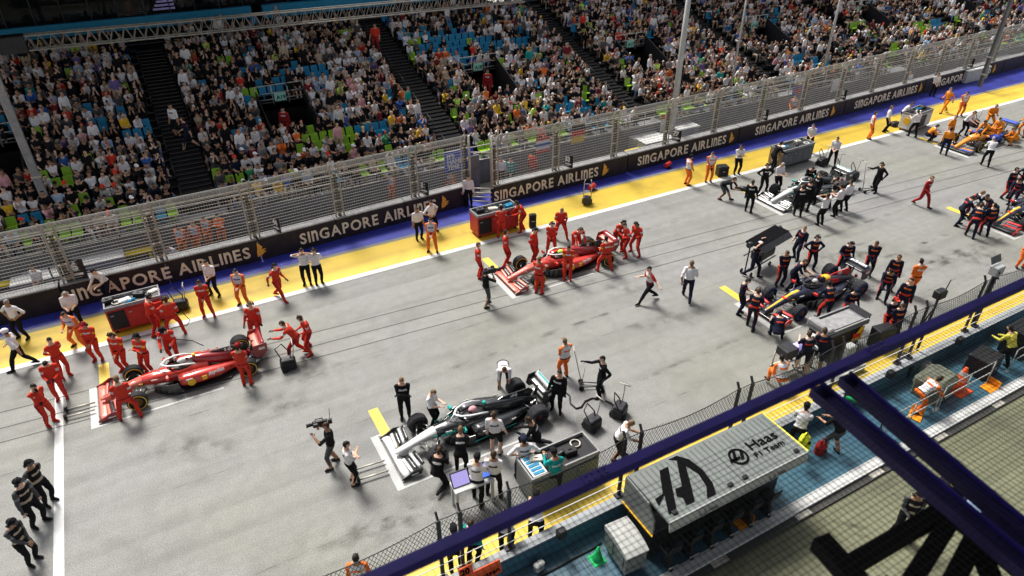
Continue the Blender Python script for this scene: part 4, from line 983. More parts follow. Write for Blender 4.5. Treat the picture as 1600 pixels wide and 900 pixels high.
def racing_car(label, loc, rz, liv, num, group='racing cars on the starting grid'):
    L = liv; t = thing('racing_car', label, 'racing car', loc, rz, group)
    body, nose, cover, side, dark = L['body'], L['nose'], L['cover'], L['side'], 'carbon'
    # floor plank
    m = MB(); out = [(-.55, .25), (-.9, .62), (-1.3, .74), (-3.05, .74), (-3.2, .55), (-3.9, .50), (-4.05, .45)]
    pts = [(x, y, .05) for x, y in out]+[(x, -y, .05) for x, y in out[::-1]]; m.prism(pts, (0, 0, .03)); m.build('floor', dark, t)
    m = MB(); m.hexa([(-3.7, -.5, .09), (-4.25, -.5, .24), (-4.25, .5, .24), (-3.7, .5, .09), (-3.7, -.5, .12), (-4.25, -.5, .28), (-4.25, .5, .28), (-3.7, .5, .12)])
    for y in (-.3, -.1, .1, .3): m.box(-4.24, -3.75, y-.008, y+.008, .07, .235)
    m.build('diffuser', dark, t)
    # nose cone and survival cell
    m = MB(); m.rings([sring(1.12, 0, .24, .07, .045), sring(1.02, 0, .26, .10, .065), sring(.6, 0, .345, .125, .09), sring(.15, 0, .45, .165, .125), sring(-.28, 0, .505, .21, .165)]); m.build('nose_cone', nose, t)
    m = MB(); m.rings([sring(-.285, 0, .506, .212, .167), sring(-.7, 0, .50, .27, .21), sring(-1.1, 0, .47, .335, .24), sring(-1.5, 0, .45, .37, .26), sring(-2.1, 0, .45, .38, .28), sring(-2.45, 0, .45, .34, .28)]); m.build('survival_cell', body, t)
    if L.get('stripe'):
        m = MB(); m.rings([[Vector((p.x, p.y*.5, p.z+.012)) for p in sring(x, 0, z, w, h)[1:8]] for x, z, w, h in ((1.0, .265, .10, .066), (.6, .345, .125, .09), (.15, .45, .165, .125), (-.28, .505, .21, .165), (-.7, .5, .27, .21))], 0, False, True, False); m.build('nose_stripe', L['stripe'], t)
    m = MB(); m.lathe([(0, .30), (.03, .315), (.06, .30)], (0, 0, 0), 'z', 22)
    ck = m.build('cockpit_rim', L.get('rim', 'black_plastic'), t); ck.location = (-1.62, 0, .70); ck.scale = (1.55, .92, 1)
    m = MB(); m.lathe([(0, .295), (.035, .27), (.02, .05)], (0, 0, 0), 'z', 22, 0, True); ck = m.build('cockpit_well', 'black_plastic', t); ck.location = (-1.62, 0, .695); ck.scale = (1.5, .86, 1)
    MB().tube([(-1.25, -.13, .77), (-1.22, 0, .80), (-1.25, .13, .77)], .025, 6).build('steering_wheel', 'dark_metal', t)
    # engine cover, airbox, fin
    m = MB(); m.rings([sring(-2.02, 0, .80, .12, .13, e=2.2), sring(-2.12, 0, .79, .15, .155), sring(-2.4, 0, .70, .20, .22), sring(-2.8, 0, .60, .22, .24), sring(-3.3, 0, .50, .17, .22), sring(-3.8, 0, .40, .10, .15), sring(-4.05, 0, .36, .06, .08)]); m.build('engine_cover', cover, t)
    MB().ball((-2.012, 0, .80), (.02, .095, .10), 12, 6).build('air_intake', 'black_plastic', t)
    MB().prism([(-2.5, -.012, .86), (-2.75, -.012, .93), (-3.75, -.012, .90), (-3.95, -.012, .72), (-3.8, -.012, .50), (-3.0, -.012, .68)], (0, .024, 0)).build('engine_fin', L.get('fin', cover), t)
    MB().bbox(-2.12, -2.0, -.06, .06, .96, 1.03, .02).build('camera_pod', L.get('pod', 'rb_yellow'), t)
    # sidepods with inlets
    for s in (1, -1):
        m = MB(); m.rings([sring(-1.42, s*.53, .45, .19, .16, e=3), sring(-1.6, s*.54, .44, .235, .20, e=3), sring(-2.1, s*.53, .41, .245, .21, e=3), sring(-2.7, s*.44, .35, .22, .185), sring(-3.2, s*.29, .29, .16, .14), sring(-3.75, s*.16, .25, .09, .09)]); sp = m.build('sidepod', side, t)
        MB().hexa([(-1.40, s*.53-.15, .36), (-1.45, s*.53-.15, .36), (-1.45, s*.53+.15, .36), (-1.40, s*.53+.15, .36), (-1.40, s*.53-.15, .54), (-1.45, s*.53-.15, .54), (-1.45, s*.53+.15, .54), (-1.40, s*.53+.15, .54)]).build('inlet', 'black_plastic', sp)
        m = MB()
        for k, (x, y, h) in enumerate(((-.62, .36, .30), (-.78, .48, .36), (-.95, .60, .42), (-1.12, .70, .46))):
            m.hexa([(x, s*y, .09), (x-.30, s*(y+.06), .09), (x-.30, s*(y+.075), .09), (x, s*(y+.015), .09), (x-.03, s*y, h), (x-.24, s*(y+.05), h+.04), (x-.24, s*(y+.065), h+.04), (x-.03, s*(y+.015), h)])
        m.build('barge_board', L.get('barge', dark), t)
        m = MB(); m.tube([(-1.08, s*.30, .66), (-1.06, s*.52, .71)], .012, 5); m.build('mirror_stalk', dark, t); m = MB(); m.bbox(-1.13, -1.03, min(s*.48, s*.68), max(s*.48, s*.68), .67, .77, .02); m.build('mirror', L.get('mirror', body), t)
    # halo
    m = MB(); hp = [(-2.05, .30, .80), (-1.75, .33, .90), (-1.45, .31, .94), (-1.15, .20, .945), (-.98, 0, .94), (-1.15, -.20, .945), (-1.45, -.31, .94), (-1.75, -.33, .90), (-2.05, -.30, .80)]
    m.tube(hp, [(.045, .026)]*9, 8); m.tube([(-.98, 0, .94), (-.88, 0, .80), (-.78, 0, .66)], [(.03, .02)]*3, 8); m.build('halo', L.get('halo', body), t)
    # front wing
    fw = put('front_wing', None, t); m = MB(); wing_el(m, -1.0, 1.0, 1.22, .085, .34, .02, .05); m.build('main_plane', L['wing'], fw)
    for s in (1, -1):
        for k in range(4):
            m = MB(); wing_el(m, s*.26, s*.94, 1.0-.125*k, .125+.05*k, .115, .012, .30+.10*k, 5, .06, .03); m.build('flap', L['flap'][k % len(L['flap'])], fw)
        m = MB(); m.prism([(1.26, s*.985, .04), (.62, s*.985, .04), (.56, s*.985, .27), (.80, s*.985, .32), (1.02, s*.985, .20), (1.26, s*.985, .11)], (0, s*.02, 0)); m.build('endplate', L['endplate'], fw)
        m = MB(); m.hexa([(.98, s*.07, .12), (.70, s*.08, .12), (.70, s*.10, .12), (.98, s*.09, .12), (1.0, s*.07, .30), (.62, s*.07, .36), (.62, s*.09, .36), (1.0, s*.09, .30)]); m.build('pylon', nose, fw)
    # rear wing
    rw = put('rear_wing', None, t); m = MB(); wing_el(m, -.52, .52, -4.02, .80, .33, .02, .22); m.build('main_plane', L['rwing'], rw)
    m = MB(); wing_el(m, -.52, .52, -4.27, .895, .22, .02, .62); m.build('flap', L['rflap'], rw)
    for s in (1, -1):
        m = MB(); m.prism([(-3.95, s*.525, .62), (-4.05, s*.525, .97), (-4.52, s*.525, .99), (-4.50, s*.525, .66), (-4.34, s*.525, .44), (-4.08, s*.525, .44)], (0, s*.018, 0)); m.build('endplate', L['rend'], rw)
    m = MB(); m.bar((-3.95, 0, .40), (-4.12, 0, .86), .03, .12); m.build('pillar', dark, rw); MB().box(-4.5, -4.42, -.05, .05, .22, .34).build('rain_light', 'rb_red', rw)
    # wheels and suspension
    for x, w, off in ((0, .305, .815), (-WB, .405, .775)):
        for s in (1, -1):
            wh = put('wheel', None, t, (x, s*off, .335)); h = w/2; r = .335
            MB().lathe([(-h*.78, .175), (-h*.92, .20), (-h, .255), (-h*.93, .31), (-h*.70, r-.003), (-h*.3, r), (h*.3, r), (h*.7, r-.003), (h*.93, .31), (h, .255), (h*.92, .20), (h*.78, .175)], (0, 0, 0), 'y', 30).build('tyre', L.get('tyre', 'rubber'), wh)
            if L.get('tyre', 'rubber') == 'rubber' or True:
                m = MB()
                for sd in (-1, 1): m.lathe([(sd*(h+.002), .262), (sd*(h+.003), .272), (sd*(h*.965+.004), .292)], (0, 0, 0), 'y', 30)
                m.build('sidewall_band', L.get('band', 'tyre_yellow'), wh)
            m = MB(); m.lathe([(-h*.8, .18), (-h*.62, .165), (h*.62, .165), (h*.8, .18)], (0, 0, 0), 'y', 22); m.lathe([(s*h*.55, .165), (s*h*.5, .05), (s*h*.72, .045), (s*h*.78, .0)], (0, 0, 0), 'y', 18)
            for k in range(9): a = 2*pi*k/9; m.bar((.04*cos(a), s*h*.6, .04*sin(a)), (.165*cos(a+.15), s*h*.72, .165*sin(a+.15)), .022, .03)
            m.build('rim', L.get('wheel', 'rim_grey'), wh)
            MB().lathe([(s*h*.74, .032), (s*h*.9, .03), (s*h*.95, .0)], (0, 0, 0), 'y', 8).build('wheel_nut', 'rb_red' if s > 0 else 'print_blue', wh)
            m = MB(); iy = .20 if x == 0 else .16; oy = off-h*.6
            for dx, z0, z1 in ((.28, .50, .42), (-.30, .50, .42), (.30, .30, .22), (-.34, .28, .22)):
                m.tube([(x+dx, s*iy, z0), (x+dx*.1, s*oy, z1)], [(.028, .010)]*2, 6)
            m.tube([(x-.05, s*iy, .50), (x, s*oy, .25)], .014, 5); m.build('suspension_arm', dark if not L.get('arm') else L['arm'], t)
            m = MB(); m.bbox(x-.14, x+.14, s*oy-.05 if s > 0 else s*oy-.05, s*oy+.05, .20, .46, .03); m.build('brake_duct', dark, t)
    # numbers and marks
    fl = L.get('ink', 'print_white')
    for s in (1, -1):
        put_text(num, t, (-3.32 if s < 0 else -3.05 , s*.0135, .74), (-s*1.0, 0, 0) if s > 0 else (1, 0, 0), (0, 0, 1), .20, fl, .012, width=.27 if len(num) > 1 else .14)
    put_text(num, t, (.42, .065 if len(num) > 1 else .03, .405+.055), (0, -1, 0), (-1, 0, .26), .15, fl, .008)
    for s in (1, -1):          # small flat sponsor marks
        for (x, y, z, w, h, c) in ((-1.62, .787, .52, .22, .05, fl), (-2.75, .655, .42, .16, .05, fl), (-.55, .268, .56, .2, .045, fl), (-.15, .205, .50, .12, .04, L.get('pod', fl))):
            MB().hexa([(x, s*y, z), (x-w, s*(y+(-.02 if x < -2 else .03 if x > -1 else 0)), z), (x-w, s*(y+.012+(-.02 if x < -2 else .03 if x > -1 else 0)), z), (x, s*(y+.012), z), (x, s*y, z+h), (x-w, s*(y+(-.02 if x < -2 else .03 if x > -1 else 0)), z+h), (x-w, s*(y+.012+(-.02 if x < -2 else .03 if x > -1 else 0)), z+h), (x, s*(y+.012), z+h)]).build('decal', c, t)
        MB().box(-4.42, -4.2, min(s*.544, s*.548), max(s*.544, s*.548), .74, .84).build('decal', fl, t); MB().box(.72, .95, min(s*1.006, s*1.009), max(s*1.006, s*1.009), .10, .15).build('decal', fl, t)
    L['extra'](t) if L.get('extra') else None
    return t
def driver(label, car_loc, rz, helmet, visor='black_plastic', suit='c_white'):
    d = put('person', MB().tube([(-1.75, 0, .42), (-1.72, 0, .60), (-1.68, 0, .70)], [(.10, .20), (.11, .22), (.06, .08)], 12).ball((-1.60, .19, .62), .07, 8, 5).ball((-1.60, -.19, .62), .07, 8, 5).tube([(-1.6, .19, .62), (-1.42, .22, .58), (-1.26, .13, .75)], [.06, .05, .04], 8).tube([(-1.6, -.19, .62), (-1.42, -.22, .58), (-1.26, -.13, .75)], [.06, .05, .04], 8).mesh('person', suit), None, car_loc, rz, label=label, category='person', group='drivers sitting in their cars')
    h = MB().ball((0, 0, 0), (.15, .122, .14), 16, 10).ball((.02, 0, -.05), (.135, .112, .10), 14, 8).build('helmet', helmet, d); h.location = (-1.64, 0, .84)
    v = MB(); v.rings([[Vector((.02+.148*cos(a), .126*sin(a), z)) for a in [-1.2+.3*i for i in range(9)]] for z in (-.02, .05)], 0, False, True, False); v.build('visor', visor, h)
def gl_extra(t):
    for s in (1, -1):
        o = Vector((-1.78, s*.792, .40)); m = MB(); m.lathe([(0, .14), (s*.012, .135), (s*.013, 0)], o, 'y', 20); g = m.build('roundel', 'rb_yellow', t); g.scale = (1, 1, 1)
        MB().prism([(-2.14, s*.785, .36), (-2.30, s*.775, .36), (-2.30, s*.775, .52), (-2.14, s*.785, .52)], (0, s*.012, 0)).build('badge', 'rb_yellow', t)
        put_text('Ray-Ban', t, (-2.36 if s > 0 else -2.95, s*(.735 if s > 0 else .62), .43), (-s*1, s*-.20 if s > 0 else -.2, 0) if s > 0 else (1, -.2, 0), (0, 0, 1), .2, 'print_white', .01, width=.56, shear=.35)
def merc_extra(t):
    for s in (1, -1):
        MB().prism([(-1.3, s*.80, .24), (-2.9, s*.66, .20), (-2.9, s*.66, .23), (-1.3, s*.80, .28)], (0, s*.01, 0)).build('teal_line', 'teal', t)
        put_text('PETRONAS', t, (-.35 if s > 0 else -1.05, s*.36, .52), (-s, 0, 0), (0, 0, 1), .13, 'teal', .006, width=.62)
    MB().box(-4.44, -4.36, -.42, .42, 1.0, 1.005).build('wing_mark', 'teal', t)
def rb_extra(t):
    for s in (1, -1):
        MB().prism([(-2.05, s*.246, .62), (-2.95, s*.246, .60), (-2.85, s*.246, .78), (-2.2, s*.216, .88)], (0, s*.01, 0)).build('flank_mark', 'rb_red', t)
    MB().ball((-2.30, 0, .80), (.26, .205, .17), 14, 8).build('sun_disc', 'rb_yellow', t)
    put_text('HONDA', t, (-4.30, .40, .985), (0, -1, 0), (-.8, 0, .6), .13, 'print_white', .008, width=.8)
    MB().box(-.25, .15, -.10, .10, .60, .606).build('nose_mark', 'rb_red', t)
LIV_R = dict(body='red_gloss', nose='red_pale', cover='red_dark', side='red_gloss', wing='red_pale', flap=['red_pale', 'carbon', 'red_pale', 'carbon'], endplate='red_dark', rwing='red_pale', rflap='red_dark', rend='red_dark', halo='white_paint', fin='mercedes_black', ink='print_white', wheel='rim_gold', pod='rb_yellow', extra=gl_extra, stripe='red_gloss', mirror='red_gloss')
LIV_S = dict(body='mercedes_black', nose='white_gloss', cover='mercedes_black', side='mercedes_black', wing='white_gloss', flap=['white_paint', 'mercedes_black', 'silver', 'mercedes_black'], endplate='carbon', rwing='carbon', rflap='silver', rend='carbon', halo='silver', fin='mercedes_black', ink='print_white', wheel='rim_grey', pod='teal', extra=merc_extra, tyre='blanket', band='c_darkgrey', mirror='teal', stripe='white_paint')
LIV_N = dict(body='navy_gloss', nose='navy_gloss', cover='navy_gloss', side='navy_gloss', wing='carbon', flap=['carbon', 'rb_red', 'navy_gloss', 'rb_red'], endplate='rb_red', rwing='carbon', rflap='navy_gloss', rend='navy_gloss', halo='black_plastic', fin='rb_red', ink='print_white', wheel='rim_grey', pod='rb_yellow', extra=rb_extra, tyre='blanket', band='print_blue', stripe='rb_yellow', mirror='rb_red')
LIV_P = dict(body='papaya', nose='papaya', cover='papaya', side='print_blue', wing='carbon', flap=['print_blue', 'papaya', 'carbon', 'carbon'], endplate='carbon', rwing='carbon', rflap='print_blue', rend='carbon', halo='black_plastic', fin='papaya', ink='print_black', wheel='rim_grey', pod='rb_yellow', mirror='papaya')
def grid_pos(px, py):          # the ground point under the front wing's leading edge
    g = G(px, py); return g
def park(x0, y, label, liv, num, *dr):
    loc = (x0+1.24, y, 0); racing_car(label, loc, pi, liv, num)
    if dr: driver(dr[0], loc, pi, *dr[1:])
park(-4.02, 22.35, 'red racing car with 16 on its fin, closest to the start line', LIV_R, '16', 'driver in white helmet sitting in the nearest red car', 'white_paint', 'black_plastic', 'c_red')
park(11.95, 22.35, 'second red racing car surrounded by red mechanics mid picture', LIV_R, '5', 'driver in lime green helmet sitting in the second red car', 'c_lime', 'black_plastic', 'c_red')
park(3.98, 15.1, 'silver and black racing car with 44 in the near row', LIV_S, '44', 'driver in pale pink helmet sitting in the near silver car', 'c_pink', 'black_plastic', 'c_white')
park(28.0, 22.35, 'silver and black racing car in the far row behind the photographers', LIV_S, '77', 'driver in dark helmet sitting in the far silver car', 'mercedes_black')
park(20.0, 15.1, 'navy racing car with yellow nose between mechanics in the near row', LIV_N, '33', 'driver in white helmet sitting in the near navy car', 'white_paint', 'black_plastic', 'c_navy')
park(36.0, 15.1, 'navy racing car cut by the right frame edge', LIV_N, '23')
park(44.0, 22.35, 'papaya orange racing car at the upper right', LIV_P, '55')
# ================================================================== EQUIPMENT ON THE GRID
CPX = 'equipment'
def img_rz(a): return heading(a)
def caster(parent, x, y, r=.07):
    m = MB(); m.lathe([(-.025, r), (.025, r)], (x, y, r), 'y', 12, 0, True); m.bar((x, y, r), (x, y, r*2.2), .05, .03); m.build('wheel', 'black_plastic', parent)
def cart(label, loc, rz, L, W_, H_, mats, tray='dark_metal', door=None, cat='cart', items=True):
    t = thing('equipment_cart', label, cat, loc, rz); b = .16
    MB().bbox(-L/2, L/2, -W_/2, W_/2, b, H_, .03).build('body', mats, t)
    m = MB(); z = H_
    for a in ((-L/2, L/2, -W_/2, -W_/2+.05), (-L/2, L/2, W_/2-.05, W_/2), (-L/2, -L/2+.05, -W_/2+.05, W_/2-.05), (L/2-.05, L/2, -W_/2+.05, W_/2-.05)): m.box(*a, z+.001, z+.14)
    m.build('tray_rim', 'coping', t); MB().box(-L/2+.052, L/2-.052, -W_/2+.052, W_/2-.052, z+.002, z+.02).build('tray', tray, t)
    n = 3
    for k in range(n):
        x0 = -L/2+.06+k*(L-.1)/n; x1 = -L/2+.02+(k+1)*(L-.1)/n
        MB().bbox(x0, x1, -W_/2-.022, -W_/2-.001, b+.07, H_-.08, .01).build('door', door[k % len(door)] if door else mats, t)
        MB().box(x0+.08, x0+.2, -W_/2-.045, -W_/2-.023, H_-.25, H_-.22).build('handle', 'steel', t)
    for sx in (-1, 1):
        for sy in (-1, 1): caster(t, sx*(L/2-.15), sy*(W_/2-.12))
    return t
TOOLN = 0
def clutter(loc, rz, L, W_, z, n, seed, where, cols=('dark_metal', 'black_plastic', 'galv', 'paper', 'seat_cyan')):
    """small things lying on a cart top, each its own thing"""
    rnd = random.Random(seed); ca, sa = cos(rz), sin(rz)
    for i in range(n):
        lx = -L/2+L*(i+.5)/n+rnd.uniform(-.05, .05); ly = rnd.uniform(-W_/2, W_/2); p = Vector((loc[0]+lx*ca-ly*sa, loc[1]+lx*sa+ly*ca, z)); k = i % 4; c = cols[(i+seed) % len(cols)]
        pos = ['at its left end', 'left of its middle', 'in its middle', 'right of its middle', 'towards its right end', 'at its far right end', 'at its back edge', 'in its back corner'][min(7, int(i*6/n)) if n > 1 else 2]
        cn = {'dark_metal': 'dark metal', 'black_plastic': 'black plastic', 'galv': 'grey metal', 'paper': 'white', 'seat_cyan': 'bright blue', 'red_dark': 'dark red', 'white_paint': 'white'}[c]
        if k == 0: o = put('tool_case', MB().bbox(-.2, .2, -.13, .13, 0, .16, .02).box(-.06, .06, -.012, .012, .162, .19).mesh('tool_case', c), None, p, rz+rnd.uniform(-.4, .4), label='%s tool case on %s, %s' % (cn, where, pos), category='case')
        elif k == 1: o = put('hose_coil', MB().lathe([(0, .15), (.03, .18), (.06, .15), (.03, .12), (0, .15)], (0, 0, .0), 'z', 16).mesh('hose_coil', c), None, p, 0, label='%s hose coil on %s, %s' % (cn, where, pos), category='hose')
        elif k == 2: o = put('folded_sheet', MB().bbox(-.22, .22, -.15, .15, 0, .03, .01).bbox(-.18, .15, -.12, .10, .031, .055, .01).mesh('folded_sheet', c), None, p, rz+rnd.uniform(-.5, .5), label='%s folded sheet on %s, %s' % (cn, where, pos), category='sheet')
        else: o = put('wheel_gun', MB().tube([(-.22, 0, .07), (.1, 0, .07), (.2, 0, .07)], [.06, .07, .03], 10).bar((-.08, 0, .02), (-.16, .16, .03), .05).mesh('wheel_gun', c), None, p, rz+rnd.uniform(-1, 1), label='%s wheel gun on %s, %s' % (cn, where, pos), category='tool')
        o['group'] = 'small gear lying on the carts'
def mid(a, b, z=0): return (G(*a, z)+G(*b, z))/2
# nearest red cart
A, B = G(180, 524), G(262, 502); rz = math.atan2(B.y-A.y, B.x-A.x); c = (A+B)/2+Vector((-sin(rz), cos(rz), 0))*.46
cart('long red cart with open tray behind the nearest red car', c, rz, (B-A).length+.1, .9, 1.12, 'cart_red', 'dark_metal', ['black_plastic', 'cart_red', 'cart_red']); clutter(c, rz, 1.9, .5, 1.15, 7, 1, 'the nearest red cart')
A, B = G(745, 374), G(812, 356); rz = math.atan2(B.y-A.y, B.x-A.x); c = (A+B)/2+Vector((-sin(rz), cos(rz), 0))*.42
cart('red trolley with open tray by the barrier gate', c, rz, 2.3, .9, 1.12, 'cart_red', 'dark_metal', ['black_plastic', 'cart_red', 'cart_red']); clutter(c, rz, 1.9, .5, 1.15, 5, 0, 'the red trolley by the gate')
# grey covered cart
A, B = G(1222, 264), G(1262, 252); rz = math.atan2(B.y-A.y, B.x-A.x); c = (A+B)/2+Vector((-sin(rz), cos(rz), 0))*.45
t = cart('grey covered cart with cardboard coloured end behind the far silver car', c, rz, 2.7, 1.0, 1.05, 'wall_grey', 'dark_metal'); MB().box(-1.375, -1.352, -.48, .48, .2, 1.0).build('end_panel', 'wood', t); MB().box(-1.39, -1.376, -.2, .2, .35, .6).build('notice', 'paper', t)
clutter(c, rz, 2.3, .5, 1.09, 6, 3, 'the grey covered cart')
# white cart (upper right)
A, B = G(1420, 209), G(1452, 196); rz = math.atan2(B.y-A.y, B.x-A.x); c = (A+B)/2+Vector((-sin(rz), cos(rz), 0))*.45
t = cart('white equipment cart beside the papaya car crew', c, rz, 2.3, .95, 1.1, 'white_paint', 'dark_metal', ['white_paint', 'black_plastic', 'white_paint']); clutter(c, rz, 2.0, .5, 1.14, 5, 6, 'the white cart by the papaya crew')
MB().lathe([(-1.24, .22), (-1.16, .22)], (0, 0, .7), 'x', 16, 0, True).build('side_reel', 'rb_yellow', t)
# silver chest bottom
A, B = G(835, 790), G(930, 747); rz = math.atan2(B.y-A.y, B.x-A.x); c = (A+B)/2+Vector((-sin(rz), cos(rz), 0))*.48
t = cart('silver equipment chest full of hoses beside the near silver car', c, rz, 2.35, .95, 1.0, 'pearl_grey', 'black_plastic'); clutter(c, rz, 1.7, .4, 1.03, 6, 2, 'the silver chest', ('dark_metal', 'black_plastic', 'galv', 'dark_metal', 'black_plastic'))
m = MB().box(-1.08, -.62, -.40, .40, 1.10, 1.13); tp = m.build('tray_lid', 'paper', t)
for k in range(5): MB().box(-1.03, -.68, -.36+.15*k, -.26+.15*k, 1.131, 1.15).build('battery', 'seat_cyan', t)
# navy grey-topped cart
A, B = G(1275, 568), G(1350, 537); rz = math.atan2(B.y-A.y, B.x-A.x); c = (A+B)/2+Vector((-sin(rz), cos(rz), 0))*.5
t = thing('equipment_cart', 'navy cart with deep grey tray top and red and yellow side emblem', 'cart', c, rz)
MB().bbox(-.98, .98, -.44, .44, .16, 1.05, .04).build('body', 'barrier_navy', t)
m = MB(); m.hexa([(-1.1, -.52, 1.06), (1.1, -.52, 1.06), (1.1, .52, 1.06), (-1.1, .52, 1.06), (-1.1, -.5, 1.16), (1.15, -.5, 1.2), (1.15, .5, 1.2), (-1.1, .5, 1.16)]); m.build('tray_base', 'wall_grey', t)
m = MB()
for a in ((-1.1, 1.1, -.49, -.44), (-1.1, 1.1, .44, .49), (-1.1, -1.04, -.44, .44)): m.box(*a, 1.2, 1.27)
m.build('tray_rim', 'coping', t); MB().hexa([(1.06, -.46, 1.21), (1.16, -.46, 1.21), (1.16, .46, 1.21), (1.06, .46, 1.21), (1.18, -.46, 1.4), (1.22, -.46, 1.4), (1.22, .46, 1.4), (1.18, .46, 1.4)]).build('back_rest', 'dark_metal', t)
MB().bbox(-.9, .95, -.36, .36, 1.205, 1.225, .01).build('mat', 'coping', t)
MB().bbox(-1.1, -.75, -.5, .5, 1.21, 1.42, .05).build('keyboard_shelf', 'coping', t)
MB().prism([(.35, -.483, .35), (.98, -.483, .35), (.98, -.483, .98), (.75, -.483, .98)], (0, -.012, 0)).build('emblem', 'rb_yellow', t)
m = MB(); m.ball((.66, -.497, .62), (.22, .012, .10), 12, 6).ball((.48, -.497, .70), (.09, .012, .08), 10, 5); m.tube([(.8, -.5, .55), (.86, -.5, .46)], .025, 5).tube([(.56, -.5, .55), (.54, -.5, .44)], .025, 5).tube([(.86, -.5, .68), (.95, -.5, .80)], .018, 5).tube([(.44, -.5, .76), (.38, -.5, .84)], .018, 5); m.build('emblem_figure', 'rb_red', t)
for sx in (-1, 1):
    for sy in (-1, 1): caster(t, sx*.9, sy*.36)
# low frame trolley and monitors in front of it
A = G(1230, 575); t = thing('monitor_trolley', 'grey tube trolley carrying a dark monitor in front of the navy car', 'trolley', A, rz)
m = MB()
for y in (-.3, .3): m.tube([(-.6, y, .12), (.6, y, .12)], .03, 6); m.tube([(-.5, y, .12), (-.5, y, .75)], .03, 6); m.tube([(.5, y, .12), (.5, y, .75)], .03, 6)
for x in (-.5, .5): m.tube([(x, -.3, .75), (x, .3, .75)], .03, 6)
m.build('frame', 'galv', t); MB().bbox(-.55, .02, -.28, .28, .76, 1.1, .03).build('monitor', 'dark_metal', t); MB().hexa([(.06, -.25, .8), (.5, -.25, .8), (.5, .05, .8), (.06, .05, .8), (.06, -.15, 1.05), (.5, -.15, 1.05), (.5, .1, 1.05), (.06, .1, 1.05)]).build('screen', 'glow_violet', t)
for sx in (-1, 1):
    for sy in (-1, 1): caster(t, sx*.5, sy*.3)
A = G(1262, 568); t = thing('engine_tray', 'open white instrument tray on legs beside the monitor trolley', 'instrument', A, rz+.3); MB().bbox(-.4, .4, -.3, .3, 1.0, 1.1, .03).build('tray', 'off_white', t)
m = MB()
for x, y in ((-.3, -.2), (.3, -.2), (.3, .2), (-.3, .2)): m.tube([(x, y, 0), (x, y, 1.0)], .02, 5)
m.build('leg', 'galv', t, kind='stuff'); MB().bbox(-.25, .1, -.2, .15, 1.105, 1.2, .03).build('gauge', 'dark_metal', t)
A = G(1300, 590); t = thing('ramp_panel', 'pale wheeled ramp panel lying beside the navy cart', 'ramp', A, rz); MB().hexa([(-.7, -.25, .05), (1.4, -.25, .05), (1.4, .25, .05), (-.7, .25, .05), (-.7, -.25, .1), (1.4, -.25, .3), (1.4, .25, .3), (-.7, .25, .1)]).build('panel', 'off_white', t); m = MB().box(-.6, 1.3, -.27, -.252, .02, .12).build('side_rail', 'galv', t)
# violet screens table
A = G(735, 790); t = thing('screen_table', 'small white table with two bright violet screens by the near silver car', 'table', A, heading(25))
MB().bbox(-.5, .72, -.2, .3, .92, .96, .02).build('table_top', 'off_white', t)
for x, y in ((-.44, -.15), (.66, -.15), (.66, .25), (-.44, .25)): MB().box(x-.035, x+.035, y-.035, y+.035, 0, .919).build('leg', 'off_white', t)
for x, c in ((-.5, 'glow_violet'), (.14, 'screen_blue')):
    MB().hexa([(x, .0, .985), (x+.55, .0, .985), (x+.55, .05, .985), (x, .05, .985), (x, .25, 1.32), (x+.55, .25, 1.32), (x+.55, .29, 1.32), (x, .29, 1.32)]).build('monitor', 'black_plastic', t)
    MB().hexa([(x+.03, -.006, 1.0), (x+.52, -.006, 1.0), (x+.52, -.002, 1.0), (x+.03, -.002, 1.0), (x+.03, .235, 1.30), (x+.52, .235, 1.30), (x+.52, .239, 1.30), (x+.03, .239, 1.30)]).build('screen', c, t)
# canopied cart being pushed
A, B = G(1165, 424), G(1222, 398); c = G(1180, 420); rz = math.atan2(B.y-A.y, B.x-A.x)+.1
t = thing('canopied_cart', 'black trolley with flat dark canopy pushed across the track', 'trolley', c, rz)
m = MB(); m.hexa([(-1.1, -.55, 1.72), (1.2, -.55, 1.72), (1.2, .15, 1.72), (-1.1, .15, 1.72), (-1.1, -.55, 1.78), (1.2, -.55, 1.78), (1.2, .15, 1.80), (-1.1, .15, 1.80)]); m.build('canopy', 'print_black', t)
MB().hexa([(-1.1, -.78, 1.55), (1.2, -.78, 1.55), (1.2, -.552, 1.70), (-1.1, -.552, 1.70), (-1.1, -.79, 1.58), (1.2, -.79, 1.58), (1.2, -.552, 1.76), (-1.1, -.552, 1.76)]).build('canopy_edge', 'dark_metal', t)
for x in (-1.15, 1.15): MB().lathe([(-.09, .13), (.09, .13)], (x, -.1, 1.72), 'x', 12, 0, True).build('fan_pod', 'dark_metal', t)
m = MB()
for x in (-.8, .9): m.tube([(x, .05, .2), (x, .05, 1.72)], .035, 6)
m.tube([(-.9, -.3, .45), (1.0, -.3, .45)], .03, 6).tube([(-.9, .2, .95), (1.0, .2, .95)], .03, 6); m.build('frame', 'dark_metal', t)
MB().bbox(-.3, .95, -.3, .25, .6, 1.0, .08).build('body', 'black_plastic', t)
for sx in (-1, 1):
    for sy in (-1, 1): caster(t, sx*.75, sy*.25, .10)
